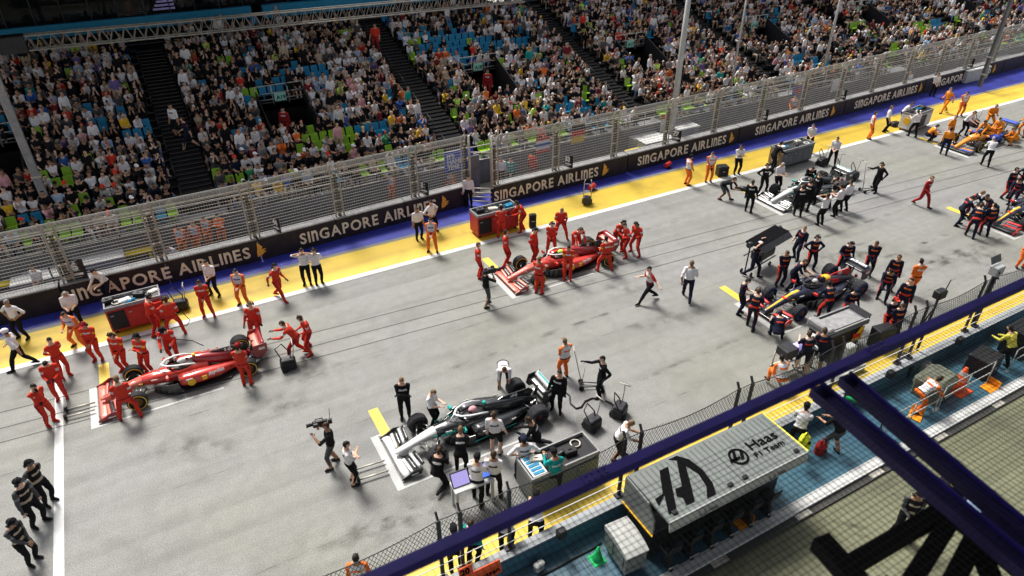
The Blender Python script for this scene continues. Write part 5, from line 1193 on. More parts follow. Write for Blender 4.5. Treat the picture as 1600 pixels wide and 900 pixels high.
# blowers, jacks, cases
def blower(label, px, py, rz, hose=True):
    t = thing('cooling_blower', label, 'blower', G(px, py), rz); MB().bbox(-.28, .28, -.22, .22, .08, .42, .06).build('housing', 'black_plastic', t); MB().bbox(-.24, .24, -.18, .18, .421, .47, .03).build('lid', 'dark_metal', t)
    m = MB(); m.tube([(.2, 0, .45), (.3, 0, .9), (.28, 0, 1.15)], .018, 6).tube([(.28, -.2, 1.15), (.28, .2, 1.15)], .02, 6); m.build('handle', 'galv', t)
    m = MB(); m.tube([(-.2, 0, .45), (-.35, .1, .9), (-.1, .2, 1.0), (.15, .1, .6), (.1, 0, .45)], .022, 6); m.build('hose', 'black_plastic', t)
    for sy in (-1, 1): MB().lathe([(-.03, .10), (.03, .10)], (-.15, sy*.24, .10), 'y', 12, 0, True).build('wheel', 'rubber', t)
blower('black blower under the hands of the red mechanic behind the nearest car', 452, 575, heading(20)); blower('black blower on the asphalt left of the other, near the coiled hose', 925, 668, heading(40)); blower('black blower at the end of the hose right of the near silver car', 967, 648, heading(60))
blower('black blower at the right end of the nearest red cart', 285, 483, heading(20)); blower('dark blower beside the far silver car trolleys', 1283, 258, heading(30)); blower('rightmost dark blower behind the far silver car', 1332, 280, heading(30)); blower('dark blower behind the far silver car rear wing', 1308, 272, heading(70)); blower('black blower left of the papaya car rear wing', 1520, 197, heading(10))
blower('black fan unit between the two stooping navy mechanics', 1522, 345, heading(10))
def jack(label, px, py, a, px2=None, H_=1.7):
    t = thing('jack', label, 'jack', G(px, py), heading(a)); m = MB()
    for y in (-.14, .14): m.tube([(-.45, y, .10), (.35, y*.6, .08)], .022, 6)
    m.tube([(-.45, -.2, .1), (-.45, .2, .1)], .025, 6).bar((.3, -.16, .16), (.3, .16, .16), .08); m.build('base', 'dark_metal', t)
    m = MB(); m.tube([(-.40, 0, .12), (-.75, 0, H_)], .02, 6).tube([(-.75, -.16, H_), (-.75, .16, H_)], .02, 6); m.tube([(-.38, .08, .12), (-.30, .08, .9)], .012, 5); m.build('lever', 'galv', t)
    for sy in (-1, 1): MB().lathe([(-.03, .09), (.03, .09)], (-.42, sy*.2, .09), 'y', 12, 0, True).build('wheel', 'rubber', t)
jack('tall jack held by the person in black in mid track', 926, 604, 0); jack('tall jack held up on the right part of the track', 1356, 298, 20, H_=1.8)
t = thing('hose', 'black hose curling on the asphalt behind the near silver car', 'hose', (0, 0, 0))
pts = [G(*p, .03) for p in [(862, 612), (878, 608), (890, 618), (891, 630), (900, 638), (908, 636), (914, 627), (925, 622), (940, 624), (955, 630), (965, 640)]]
MB().tube(pts, .03, 6).build('tube', 'black_plastic', t)
t = thing('hose', 'thin cable running from the nearest red cart to the asphalt', 'cable', (0, 0, 0)); MB().tube([G(*p, .015) for p in [(285, 488), (297, 500), (292, 508), (270, 512), (255, 528), (300, 532), (318, 540)]], .012, 5).build('tube', 'black_plastic', t)
def pushbars(label, a, b, off):
    A, B = G(*a, .12), G(*b, .12); t = thing('push_bars', label, 'bars', A); d = B-A; n = Vector((-d.y, d.x, 0)).normalized()
    for s in (0, off): MB().tube([n*s, d+n*s], .03, 6).build('bar', 'galv', t)
    MB().tube([-n*.15, n*(off+.15)], .028, 6).build('cross_bar', 'dark_metal', t)
    for s in (0, off): MB().lathe([(-.04, .1), (.04, .1)], n*s+Vector((0, 0, 0)), 'x', 10, 0, True).build('wheel', 'rubber', t)
pushbars('two long silver bars in front of the near silver car nose', (560, 750), (607, 735), .45)
pushbars('two long dark bars in front of the nearest red car nose', (102, 652), (148, 640), .4)
def case(label, px, py, rz, s, mats, z=0):
    t = thing('equipment_case', label, 'case', G(px, py, z), rz); a, b, c = s
    MB().bbox(-a/2, a/2, -b/2, b/2, .04, c*.72, .04).build('body', mats, t); MB().bbox(-a/2-.004, a/2+.004, -b/2-.004, b/2+.004, c*.725, c, .04).build('lid', mats, t)
    m = MB().box(-.08, .08, -b/2-.03, -b/2-.006, c*.5, c*.56); m.build('handle', 'galv', t)
    for sx in (-1, 1):
        for sy in (-1, 1): MB().box(sx*(a/2-.05)-.03, sx*(a/2-.05)+.03, sy*(b/2-.05)-.03, sy*(b/2-.05)+.03, 0, .04).build('foot', 'rubber', t)
case('black upright case on the yellow strip right of the marshals', 1127, 274, heading(10), (.62, .5, .62), 'black_plastic')
case('black slim case on the edge line behind the second red car', 832, 355, heading(10), (.35, .25, .75), 'black_plastic')
case('black case on the floor left of the white cart', 1397, 197, heading(20), (.6, .4, .3), 'black_plastic')
case('dark laptop case held open beside the beam', 1372, 540, heading(20), (.8, .5, .9), 'black_plastic')
case('white angled equipment case at the side of the navy cart', 1318, 572, heading(25), (.4, .3, 1.0), 'off_white')
t = thing('generator_trolley', 'hand trolley with small generator on the yellow strip', 'trolley', G(917, 317), heading(80)); m = MB()
for y in (-.2, .2): m.tube([(0, y, .1), (0, y, 1.2), (.06, y*.7, 1.35)], .022, 6)
for z in (.3, .7, 1.1): m.tube([(0, -.2, z), (0, .2, z)], .018, 6)
m.build('frame', 'galv', t); MB().bbox(-.4, -.04, -.22, .22, .1, .5, .06).build('motor', 'dark_metal', t); MB().lathe([(-.27, .12), (.27, .12)], (0, 0, .12), 'y', 14, 0, True).build('wheel', 'rubber', t)
for i, (px, py, lb) in enumerate([(925, 297, 'red extinguisher on a stand by the barrier behind the hand trolley'), (1043, 262, 'red extinguisher lying at the barrier foot left of the orange marshals')]):
    t = thing('fire_extinguisher', lb, 'extinguisher', G(px, py), .3); MB().tube([(-.25, 0, .2), (.2, 0, .25), (.28, 0, .27)], [.13, .13, .05], 12).build('cylinder', 'rb_red', t); MB().tube([(.28, 0, .27), (.35, .1, .35), (.2, .2, .2)], .02, 6).build('hose', 'black_plastic', t)
    MB().bar((-.1, -.2, .03), (-.1, .2, .03), .05).bar((.1, -.2, .03), (.1, .2, .03), .05).build('stand', 'dark_metal', t)
# television cameras held by the cameramen
def tv_camera(label, loc, a, tilt=0):
    t = thing('television_camera', label, 'camera', loc, heading(a)); m = MB().bbox(-.22, .22, -.07, .07, -.06, .12, .03).bbox(-.36, -.23, -.06, .06, -.05, .09, .02); m.build('body', 'black_plastic', t)
    MB().tube([(.22, 0, .03), (.36, 0, .03), (.40, 0, .03)], [.05, .06, .075], 12).build('lens', 'dark_metal', t); MB().tube([(-.1, 0, .14), (-.1, 0, .2), (.12, 0, .2), (.12, 0, .14)], .016, 6).build('handle', 'dark_metal', t); MB().bbox(.05, .2, .09, .2, .05, .15, .02).build('viewfinder', 'black_plastic', t); MB().tube([(-.3, 0, .1), (-.34, -.02, .5)], .008, 5).build('aerial', 'dark_metal', t)
def at_person(px, py, a, f, z, s=0):
    p = G(px, py); h = heading(a); return p+Vector((cos(h)*f-sin(h)*s, sin(h)*f+cos(h)*s, z))
tv_camera('shoulder television camera on the man left of the near silver car', at_person(523, 726, 200, .18, 1.72, -.12), 200); tv_camera('shoulder television camera filming the second red car', at_person(760, 478, 25, .2, 1.72, -.1), 25); tv_camera('television camera held low at the far silver car', at_person(1132, 312, 330, .78, .78), 330)
# number boards carried on the barrier
def board(label, px, py, a, txt, z=1.1):
    y = bar_y(G(px, py, z).x)+.25; c = Vector((G(px, py, z+.4).x, y, z)); t = thing('number_board', label, 'board', c, heading(a)-pi/2+pi/2*0)
    t.rotation_euler = (0, 0, -.3 if txt == '16' else -1.2); t.scale = (1, 1, 1) if txt == '16' else (.7, .7, .75); MB().bbox(-.42, .42, -.03, .03, .05, .95, .02).build('panel', 'barrier_navy', t); put_text(txt, t, (-.33, -.034, .48), (1, 0, 0), (0, 0, 1), .5, 'print_white', .03); put_text('FERRARI' if 0 else '', t, (0, 0, 0), (1, 0, 0), (0, 0, 1), .1) if 0 else None
    MB().bar((-.30, -.035, .26), (.30, -.035, .30), .02, .10).build('name_bar', 'print_white', t); MB().bar((0, .02, .05), (0, .3, .0), .05).build('bracket', 'dark_metal', t)
    m = MB(); m.tube([(-.55, .1, 0), (-.95, .1, 0), (-.95, .1, .7), (-.55, .1, .7), (-.55, .1, 0)], .035, 6); m.build('frame', 'dark_metal', t)
for px, py, tx, lb in ((118, 448, '16', 'dark number board reading 16 on the far barrier'), (440, 365, '44', 'dark number board on the barrier left of the white shirted pair'), (676, 305, '5', 'dark number board on the barrier above the two white shirts'), (906, 262, '33', 'dark number board on the barrier right of the banded flag'), (1072, 218, '77', 'dark number board on the barrier right of the lamp pole'), (1220, 188, '23', 'dark number board on the barrier left of the walking marshal'), (1348, 157, '55', 'dark number board on the barrier left of the white cart'), (1560, 108, '4', 'dark number board on the barrier at the far right')): board(lb, px, py, 270, tx)
# ================================================================== PIT WALL, NEAR SIDE
def seg_wall():
    t = thing('pit_wall', 'low concrete pit wall between the blue deck and the yellow strip', 'wall', (0, 9.86, 0)); x = -8.0
    while x < 90:
        MB().hexa([(x+.008, -.16, .12), (x+2.992, -.16, .12), (x+2.992, .16, 0), (x+.008, .16, 0), (x+.008, -.13, .75), (x+2.992, -.13, .75), (x+2.992, .13, .75), (x+.008, .13, .75)]).build('block', 'deck_blue', t)
        MB().box(x+.008, x+2.992, -.15, .15, .752, .80).build('coping', 'concrete', t); x += 3.0
    return t
seg_wall()
cf = thing('catch_fence', 'dark wire catch fence with paired posts on the pit wall', 'fence', (0, 10.0, 0))
npx = [-1.2, -.6, 3.53, 4.09, 5.43, 8.98, 9.53, 13.08, 13.62, 17.1, 17.6, 21.17, 21.8, 25.13, 25.76, 29.5, 30.1, 34, 34.6, 39, 39.6]
pmm = MB(); pmm.box(-.05, .05, -.03, .03, 0, 2.25).box(-.14, .14, -.10, .06, 0, .05).bar((0, 0, 2.2), (0, .12, 2.42), .05, .06); pmm = pmm.mesh('post', 'dark_metal')
for x in npx: put('post', pmm, cf, (x, 0, .80))
def sag(x):
    for a, b in zip(npx, npx[1:]):
        if a <= x <= b: k = (x-a)/(b-a); return 4*k*(1-k)*min(.22, .055*(b-a))
    return 0
m = MB(); m.tube([(x*.25-1.2, .12*0+.02, 3.02-sag(x*.25-1.2)) for x in range(0, 164)], .014, 5); m.build('top_wire', 'dark_metal', cf)
for z in (1.05, 1.42, 1.80):
    MB().tube([(-8, -.04, z), (42, -.04, z)], .014, 5).build('rail', 'white_paint', cf)
m = MB(); x = -1.2
while x < 39.5:
    zt = 3.0-sag(x); h = zt-1.85
    for s in (-1, 1):
        m.bar((x, .02+.012*s, 1.85), (x+s*h*.55, .02+.012*s, zt-.0), .008)
    x += .11
m.build('chain_link', 'net_wire', cf, kind='stuff')
# posts with instruments on top
t = thing('signal_post', 'black signal camera on a splayed post above the catch fence', 'camera', GY(1452, 500, 10.1)); t.location.z = 2.6
m = MB().tube([(0, 0, -1.8), (0, 0, .55)], .05, 6); m.build('shaft', 'dark_metal', t); MB().bbox(-.22, .22, -.14, .14, .55, .85, .04).build('head', 'black_plastic', t); MB().tube([(.25, 0, .7), (.36, 0, 1.15)], .02, 6).build('aerial', 'black_plastic', t); MB().tube([(-.35, 0, -.5), (0, 0, .2)], .03, 5).build('strut', 'dark_metal', t)
t = thing('signal_post', 'pale grey lamp box with open flaps above the catch fence at right', 'lamp', GY(1543, 452, 10.1)); t.location.z = 2.6
MB().tube([(0, 0, -1.8), (0, 0, .5)], .05, 6).build('shaft', 'dark_metal', t); MB().bbox(-.22, .26, -.16, .16, .5, .85, .03).build('box', 'grey_box', t)
for a in (-.25, .06): MB().hexa([(a, .1, .9), (a+.28, .1, .9), (a+.28, .12, .9), (a, .12, .9), (a, .22, 1.15), (a+.28, .22, 1.15), (a+.28, .24, 1.15), (a, .24, 1.15)]).build('flap', 'wall_grey', t)
MB().tube([(-.05, -.16, .68), (-.35, -.3, .62), (-.42, -.32, .6)], [.02, .02, .05], 7).build('spotlight', 'black_plastic', t)

# ------------------------------------------------------------------ team stand on the deck
st = thing('pit_stand', 'grey roofed team stand with black letters on the blue deck', 'stand', (8.7, 7.75, .12))
LX, LY, TZ = 4.88, 1.68, 2.18
def RP(px, py, dz=.03): g = G(px, py, .12+TZ+.03); return Vector((g.x-8.7, g.y-7.75, TZ+dz))
MB().hexa([(0, .0, TZ-.06), (2.55, .0, TZ-.06), (2.55, LY, TZ-.02), (0, LY, TZ-.02), (0, 0, TZ), (2.55, 0, TZ), (2.55, LY, TZ+.03), (0, LY, TZ+.03)]).build('roof_panel', 'pearl_grey', st)
MB().hexa([(2.565, .0, TZ-.06), (LX, .0, TZ-.06), (LX, LY, TZ-.02), (2.565, LY, TZ-.02), (2.565, 0, TZ), (LX, 0, TZ), (LX, LY, TZ+.03), (2.565, LY, TZ+.03)]).build('roof_panel', 'pearl_grey', st)
for a, b in ((0, 2.55), (2.565, LX)):
    f = MB().hexa([(a, -.10, TZ-.30), (b, -.10, TZ-.30), (b, -.06, TZ-.30), (a, -.06, TZ-.30), (a, -.03, TZ-.005), (b, -.03, TZ-.005), (b, -.002, TZ+.003), (a, -.002, TZ+.003)]).build('fascia', 'off_white', st)
    xm = (a+b)/2-.3; put_text('Haas', f, (xm+.28, -.108, TZ-.24), (1, 0, 0), (0, .25, 1), .16, 'c_grey', .003)
    q = MB(); q.tube([(xm+.08+.1*cos(2*pi*i/14), -.10+.025*sin(2*pi*i/14)+.0, TZ-.17+.10*sin(2*pi*i/14)) for i in range(15)], .012, 5); q.build('ring', 'c_grey', f)
MB().prism([(-.012, LY, TZ+.02), (-.012, LY-.95, TZ-.03), (-.012, LY-1.25, TZ-.42), (-.012, LY-1.28, TZ-.92), (-.012, LY, TZ-.92)], (-.05, 0, 0)).build('side_panel', 'pearl_grey', st)
MB().prism([(-.066, LY, TZ-.925), (-.066, LY-1.3, TZ-.925), (-.066, LY-1.3, TZ-.97), (-.066, LY, TZ-.97)], (-.03, 0, 0)).build('trim', 'rb_yellow', st)
MB().hexa([(LX+.005, 0, TZ-.32), (LX+.06, 0, TZ-.32), (LX+.06, LY, TZ-.25), (LX+.005, LY, TZ-.25), (LX+.005, 0, TZ), (LX+.06, 0, TZ), (LX+.06, LY, TZ+.03), (LX+.005, LY, TZ+.03)]).build('end_trim', 'c_lemon', st)
MB().bbox(.05, LX-.05, .55, LY-.05, 0, 1.15, .02).build('counter', 'black_plastic', st); MB().bbox(.0, LX, .45, LY, 1.155, 1.2, .02).build('desk_top', 'dark_metal', st)
for k in range(5): MB().hexa([(.3+.93*k, 1.15, 1.22), (.95+.93*k, 1.15, 1.22), (.95+.93*k, 1.2, 1.22), (.3+.93*k, 1.2, 1.22), (.3+.93*k, 1.3, 1.62), (.95+.93*k, 1.3, 1.62), (.95+.93*k, 1.35, 1.62), (.3+.93*k, 1.35, 1.62)]).build('monitor', 'black_plastic', st)
for x in (.05, 2.5, LX-.1): MB().bbox(x, x+.06, LY-.12, LY-.06, 0, TZ-.07, .01).build('column', 'dark_metal', st)
for k in range(6):
    x = .38+.72*k; t = thing('stool', 'black high stool under the team stand, number counted from its left end', 'stool', (8.7+x, 7.75+.08, .12), 0, 'stools under the team stand')
    t['label'] = ['leftmost black stool under the team stand roof', 'second black stool from the left under the team stand', 'third black stool from the left under the team stand', 'third black stool from the right under the team stand', 'second black stool from the right under the team stand', 'rightmost black stool under the team stand roof'][k]
    MB().hexa([(-.05, -.16, 0), (.05, -.16, 0), (.05, .2, 0), (-.05, .2, 0), (-.05, .0, .7), (.05, .0, .7), (.05, .2, .7), (-.05, .2, .7)]).build('pedestal', 'black_plastic', t); MB().bbox(-.2, .2, -.1, .3, .705, .78, .03).build('seat', 'black_plastic', t); MB().hexa([(-.19, -.14, .78), (.19, -.14, .78), (.19, -.10, .78), (-.19, -.10, .78), (-.17, -.2, 1.1), (.17, -.2, 1.1), (.17, -.16, 1.1), (-.17, -.16, 1.1)]).build('backrest', 'black_plastic', t); MB().tube([(-.16, -.18, .25), (.16, -.18, .25)], .018, 6).build('foot_rest', 'steel', t)
def zx(L, s=.2334, ox=930, oy=690): return [RP(ox+x*s, oy+y*s, .034) for x, y in L]
for pts in ([(430, 195), (488, 168), (520, 330), (550, 485), (520, 470), (490, 482), (462, 355), (425, 430), (400, 385), (452, 350)], [(545, 128), (605, 160), (640, 290), (665, 395), (608, 422), (585, 372), (545, 362), (535, 318), (580, 300)],
            [(488, 122), (545, 95), (630, 120), (720, 190), (785, 275), (808, 345), (748, 375), (745, 300), (690, 215), (610, 165), (545, 127)]):
    MB().prism(zx(pts)[::-1], (0, 0, .004)).build('emblem', 'print_black', st)
c = RP(1154, 713, .034); MB().lathe([(0, .285), (.004, .28), (.004, .225), (0, .22)], c, 'z', 26).build('ring', 'print_black', st)
for q in ([(195, 345), (215, 335), (235, 400), (215, 410)], [(245, 330), (265, 325), (285, 385), (262, 395)], [(180, 405), (250, 372), (258, 388), (190, 422)]): MB().prism([RP(1100+x*.2222, 630+y*.2222, .034) for x, y in q][::-1], (0, 0, .004)).build('emblem', 'print_black', st)
for tx, a, b, sz in (('Haas', (1173, 704), (1216, 684), .42), ('F1 Team', (1182, 715), (1227, 694), .22)):
    p, q = RP(*a, .035), RP(*b, .035); put_text(tx, st, p, (1, 0, 0), (0, 1, 0), sz, 'print_black', .004, width=(q-p).length)
for px, py in ((1054, 800), (1141, 757), (1164, 745), (1244, 704)): c = RP(px, py, .034); MB().box(c.x-.08, c.x+.08, c.y-.05, c.y+.05, c.z, c.z+.02).build('vent', 'black_plastic', st)
# white rounded cabinet at its left
A, B, D_ = G(947, 823, 1.1), G(978, 809, 1.1), G(980, 870, 1.1); ux = (B-A); uy = (D_-A); w_, l_ = ux.length, uy.length
t = thing('cabinet', 'white round topped cabinet on wheels at the left of the team stand', 'cabinet', Vector((A.x, A.y, .12)), math.atan2(uy.y, uy.x))
m = MB(); m.hexa([(0, 0, .2), (l_, 0, .2), (l_, w_, .2), (0, w_, .2), (0, 0, .9), (l_, 0, .9), (l_, w_, .9), (0, w_, .9)]); m.build('body', 'pearl_grey', t)
m = MB(); n = 8; sec = [(-.03+(l_+.06)*i/n, .905+.16*sin(pi*(.25+.75*i/n))**.7) for i in range(n+1)]
m.prism([(x, -.03, z) for x, z in sec]+[(l_+.03, -.03, .86), (-.03, -.03, .86)], (0, w_+.06, 0)); m.build('cover', 'off_white', t)
for k in range(2): MB().box(.1+.48*l_*k, .40*l_+.48*l_*k, w_*0-.02, -.001, .3, .8).build('door', 'pearl_grey', t)
for x in (.15, l_-.15):
    for y in (.1, w_-.1): MB().lathe([(-.04, .1), (.04, .1)], (x, y, .1), 'y', 10, 0, True).build('wheel', 'rubber', t)
def cone(label, px, py, mats, h=.5, z=.12, band=None):
    t = thing('traffic_cone', label, 'cone', G(px, py, z)); MB().lathe([(0, .16*h/.5), (.03, .15*h/.5), (h, .03*h/.5), (h+.01, 0)], (0, 0, .03), 'z', 16).build('body', mats, t); s = .2*h/.5; MB().bbox(-s, s, -s, s, 0, .03, .02).build('base', mats, t)
    if band:
        for a, b in ((.35, .5), (.68, .82)): MB().lathe([(h*a, h*.3*(1-a*.8)+.004), (h*b, h*.3*(1-b*.8)+.004)], (0, 0, .03), 'z', 16).build('band', band, t)
cone('small green cone beside the white round topped cabinet', 933, 874, 'green_plastic', .5); cone('tall orange cone with white bands on the deck', 1495, 608, 'cone_orange', .95, .12, 'white_paint')
def plate(label, px, py, a):
    t = thing('marker_plate', label, 'sign', G(px, py, .13), a); MB().hexa([(-.26, -.2, 0), (.22, -.2, 0), (.26, .2, 0), (-.22, .2, 0), (-.26, -.2, .02), (.22, -.2, .02), (.26, .2, .02), (-.22, .2, .02)]).build('panel', 'orange_plate', t); MB().hexa([(.23, -.2, 0), (.25, -.2, 0), (.28, .2, 0), (.26, .2, 0), (.28, -.2, .25), (.30, -.2, .25), (.34, .2, .25), (.32, .2, .25)]).build('side_panel', 'orange_plate', t)
plate('folded orange plate lying in front of the team stand', 1158, 815, 0); plate('folded orange plate beside the deck rails at right', 1545, 606, 0); plate('folded orange plate hung by the deck rails near the marshal', 1430, 650, .4)
def deck_rail(label, x0, x1, y):
    t = thing('railing', label, 'railing', (x0, y, .12)); L = x1-x0
    for z in (.5, 1.0): MB().tube([(0, 0, z), (L, 0, z)], .022, 6).build('rail', 'off_white', t)
    n = max(1, round(L/1.3))
    for i in range(n+1): MB().tube([(L*i/n, 0, 0), (L*i/n, 0, 1.0)], .022, 6).build('post', 'off_white', t); MB().box(L*i/n-.06, L*i/n+.06, -.06, .06, 0, .015).build('foot', 'off_white', t)
deck_rail('white tube railing on the deck left of the cone', 18.2, 20.9, 8.15); deck_rail('white tube railing on the deck below the orange cone', 21.1, 23.9, 8.15); deck_rail('white tube railing at the right end of the deck', 25.2, 28.5, 8.15)
t = thing('covered_crate', 'olive canvas covered crate behind the deck railing', 'crate', G(1462, 618, .12)+Vector((0, .2, 0)), .1); MB().bbox(-.62, .62, -.42, .42, 0, .45, .05).build('body', 'canvas_olive', t); m = MB().bbox(-.68, .68, -.48, .48, .455, .82, .12); m.build('cover', 'canvas_olive', t); MB().tube([(-.2, -.5, .1), (.5, -.5, .05)], .03, 6).build('strap', 'off_white', t)
case('black loudspeaker case on the deck beside the olive crate', 1412, 578, .2, (.8, .6, .5), 'black_plastic', .12); case('white box on the deck left of the olive crate', 1440, 578, .3, (.45, .35, .4), 'off_white', .12); case('black padded trunk behind the orange cone', 1530, 580, .1, (1.0, .8, .8), 'black_plastic', .12)
case('dark cabinet with violet lights at the right end of the deck', 1588, 545, .05, (1.4, .8, 1.1), 'black_plastic', .12); case('white double socket box mounted on the deck by the green cone', 842, 890, .2, (.3, .18, .3), 'off_white', .12)
t = thing('trestle', 'green topped trestle between the two blue beams', 'trestle', G(1345, 665, .12), heading(-38)); MB().bbox(-.7, .7, -.05, .05, .85, .93, .02).build('top_bar', 'green_plastic', t)
for x in (-.55, .55):
    for s in (-1, 1): MB().bar((x, 0, .85), (x, s*.3, 0), .04).build('leg', 'dark_metal', t)
t = thing('cable', 'black cable lying along the deck below the pit wall', 'cable', (0, 0, 0)); MB().tube([G(*p, .15) for p in [(845, 900), (880, 882), (905, 868), (925, 858), (940, 848)]], .025, 6).build('sheath', 'black_plastic', t)
t = thing('pit_board', 'orange pit board with 20 and a driver name by the pit wall', 'board', Vector((*G(755, 897, .9).xy, .8)), .0); t.location.y = 9.5
MB().hexa([(-.62, -.03, -.05), (.5, -.03, -.05), (.5, 0, -.05), (-.62, 0, -.05), (-.62, .1, .30), (.5, .1, .30), (.5, .13, .30), (-.62, .13, .30)]).build('panel', 'cone_orange', t); put_text('Magnussen', t, (-.56, -.024, .03), (1, 0, 0), (0, .36, 1), .2, 'print_black', .004, width=.98)
MB().hexa([(-.62, .1, .32), (-.25, .1, .32), (-.25, .13, .32), (-.62, .13, .32), (-.62, .16, .56), (-.25, .16, .56), (-.25, .19, .56), (-.62, .19, .56)]).build('number_panel', 'cone_orange', t); put_text('20', t, (-.58, .099, .35), (1, 0, 0), (0, .25, 1), .24, 'print_black', .01)
for k, (px, py) in enumerate(((873, 842), (1002, 776), (1388, 580), (1325, 607), (1500, 520))):
    t = thing('monitor_speaker', ['black loudspeaker clamped to the pit wall by the catch rails', 'black loudspeaker on the wall behind the team stand', 'black loudspeaker on the wall left of the olive crate', 'black loudspeaker on the wall near the green trestle', 'black loudspeaker on the wall behind the yellow jacket'][k], 'speaker', GY(px, py, 9.72)); t.location.z = .8; MB().bbox(-.13, .13, -.22, .0, .02, .28, .03).build('box', 'black_plastic', t); MB().tube([(0, 0, .05), (0, .1, 0)], .02, 5).build('clamp', 'dark_metal', t)
# people on the deck, behind the wall and in the pit lane
D = 'people on the pit wall and in the pit lane'
def PD(px, py, z, f, ps, ou, la, **k): return person(px, py, f, ps, ou, la, group=D, z=z, **k)
person(0, 0, 90, 'lean2', 'whiteband', 'person in white shirt leaning on the pit wall seen below the beam, right one', loc=Vector((6.45, 10.32, 0)), group=D, hat='c_black')
person(0, 0, 95, 'front', 'whiteband', 'person in white shirt behind the pit wall seen below the beam, left one', loc=Vector((5.55, 10.35, 0)), group=D, hair=0)
person(0, 0, 100, 'front', 'black', 'person with black hat behind the pit wall at the bottom edge', loc=Vector((4.1, 10.5, 0)), group=D, hat='c_black')
person(0, 0, 60, 'stand', 'teal', 'person in teal top behind the beam at bottom left', loc=Vector((*G(735, 816, 1.75).xy, 0)), group=D, hair=1)
PD(1240, 700, .12, 60, 'lean2', 'whitelong', 'person in white shirt with yellow bag at the right end of the team stand', hair=0, hat='c_black')
PD(1297, 705, .12, 120, 'lean2', 'blackshorts', 'person in black shorts standing on the deck right of the team stand', skin=1)
PD(1432, 640, .12, 20, 'climb', 'marshal', 'orange marshal bending over the deck railing', group=None) if 0 else person(1432, 640, 15, 'climb', 'vest', 'orange marshal bending over the deck railing', group=D, z=.12, hair=1)
PD(1562, 572, .12, 110, 'lean2', 'yellow', 'person in yellow jacket bending over on the deck at right', hair=0)
person(1217, 608, 100, 'sit2', 'vest', 'orange vested marshal seated at the track edge above the beam', group=D, loc=Vector((*G(1217, 612, 0).xy, .12)), hair=0)
PD(1404, 836, 0, 250, 'front2', 'official', 'person in dark jacket with white marks in the pit lane under the truss', hair=0)
o = put('bag', MB().bbox(-.2, .2, -.13, .13, 0, .5, .08).bbox(-.16, .16, -.2, -.131, .05, .3, .05).tube([(-.2, 0, .45), (0, 0, .62), (.2, 0, .45)], .025, 6).mesh('bag', 'lime_bag'), None, G(1255, 692, 1.0)-Vector((0, 0, .2)), .3, label='bright yellow bag carried at the end of the team stand', category='bag')
o = put('bag', MB().bbox(-.2, .2, -.14, .14, 0, .4, .08).tube([(-.15, 0, .45), (0, 0, .6), (.15, 0, .45)], .025, 6).mesh('bag', 'c_deepred'), None, G(1280, 706, .12), .3, label='dark red bag on the deck beside the black shorts', category='bag')
t = thing('spare_tyre', 'tyre with yellow band lying in the pit lane behind the beams', 'tyre', G(1478, 775, 0)+Vector((0, 0, .45)), .4); t.rotation_euler = (R(25), 0, .4)
MB().lathe([(-.16, .22), (-.2, .27), (-.18, .32), (-.1, .34), (.1, .34), (.18, .32), (.2, .27), (.16, .22), (-.16, .22)], (0, 0, 0), 'z', 26).build('tread', 'rubber', t); MB().lathe([(.205, .262), (.205, .30)], (0, 0, 0), 'z', 26).build('band', 'c_lemon', t); MB().lathe([(.1, .22), (.1, .05), (.14, 0)], (0, 0, 0), 'z', 18).build('rim', 'rim_grey', t)
t = thing('tyre_trolley', 'dark wheeled trolley beside the tyre in the pit lane', 'trolley', G(1510, 815, 0), .4); MB().bbox(-.5, .5, -.3, .3, .15, .5, .04).build('body', 'black_plastic', t); MB().bbox(-.3, .25, -.25, .2, .505, .62, .03).build('pack', 'c_sky', t)
for sx in (-1, 1):
    for sy in (-1, 1): caster(t, sx*.4, sy*.22)

# ================================================================== STEEL FRAME AND NET CLOSE TO THE VIEWPOINT
DZ = CAM_H-4
fr = thing('canopy_frame', 'blue painted steel frame and beams spanning the lower right foreground', 'frame', (0, 0, DZ))
a, b = G(700, 837, DZ), G(1600, 433, DZ); d = (b-a).normalized(); a = a-d*4; b = b+d*8
nrm = Vector((-d.y, d.x, 0))*-.06
def fb(p, q, w, h, name, mats, dz=0): return MB().bar(Vector((p.x, p.y, dz)), Vector((q.x, q.y, dz)), w, h).build(name, mats, fr)
nrm = nrm*.74; fb(a+nrm, b+nrm, .088, .088, 'main_beam', 'truss_blue', -.044)
for k in (5.2, 8.4, 11.6):
    q = a+nrm+d*k; pl = MB().bar(Vector((q.x, q.y, 0))-d*.12, Vector((q.x, q.y, 0))+d*.12, .094, .012).build('splice_plate', 'truss_blue', fr)
    for s_ in (-.08, -.03, .03, .08):
        for u in (-.026, .026): c_ = Vector((q.x, q.y, .006))+d*s_+nrm.normalized()*u; MB().lathe([(0, .009), (.01, .009), (.012, 0)], c_, 'z', 6).build('bolt', 'dark_metal', pl)
for (p, q, w) in (((1270, 608), (1477, 786), .115), ((1314, 591), (1590, 829), .10)):
    P0, Q0 = G(*p, DZ-.19), G(*q, DZ-.19); e = (Q0-P0).normalized(); n_ = Vector((-e.y, e.x, 0)); Q1 = Q0+e*1.6; P1 = P0+e*.0
    fb(P1+e*.02, Q1, w, .10, 'cross_beam', 'truss_purple', -.19); fb(P1-n_*-(w/2+.012)+e*.02, Q1-n_*-(w/2+.012), .02, .13, 'cross_beam_edge', 'truss_blue', -.17)
ZL = -.55
def lb(p, q, w, name='lattice_bar'):
    P0, Q0 = G(*p, DZ+ZL), G(*q, DZ+ZL); return fb(P0, Q0, w, w*.9, name, 'truss_black', ZL)
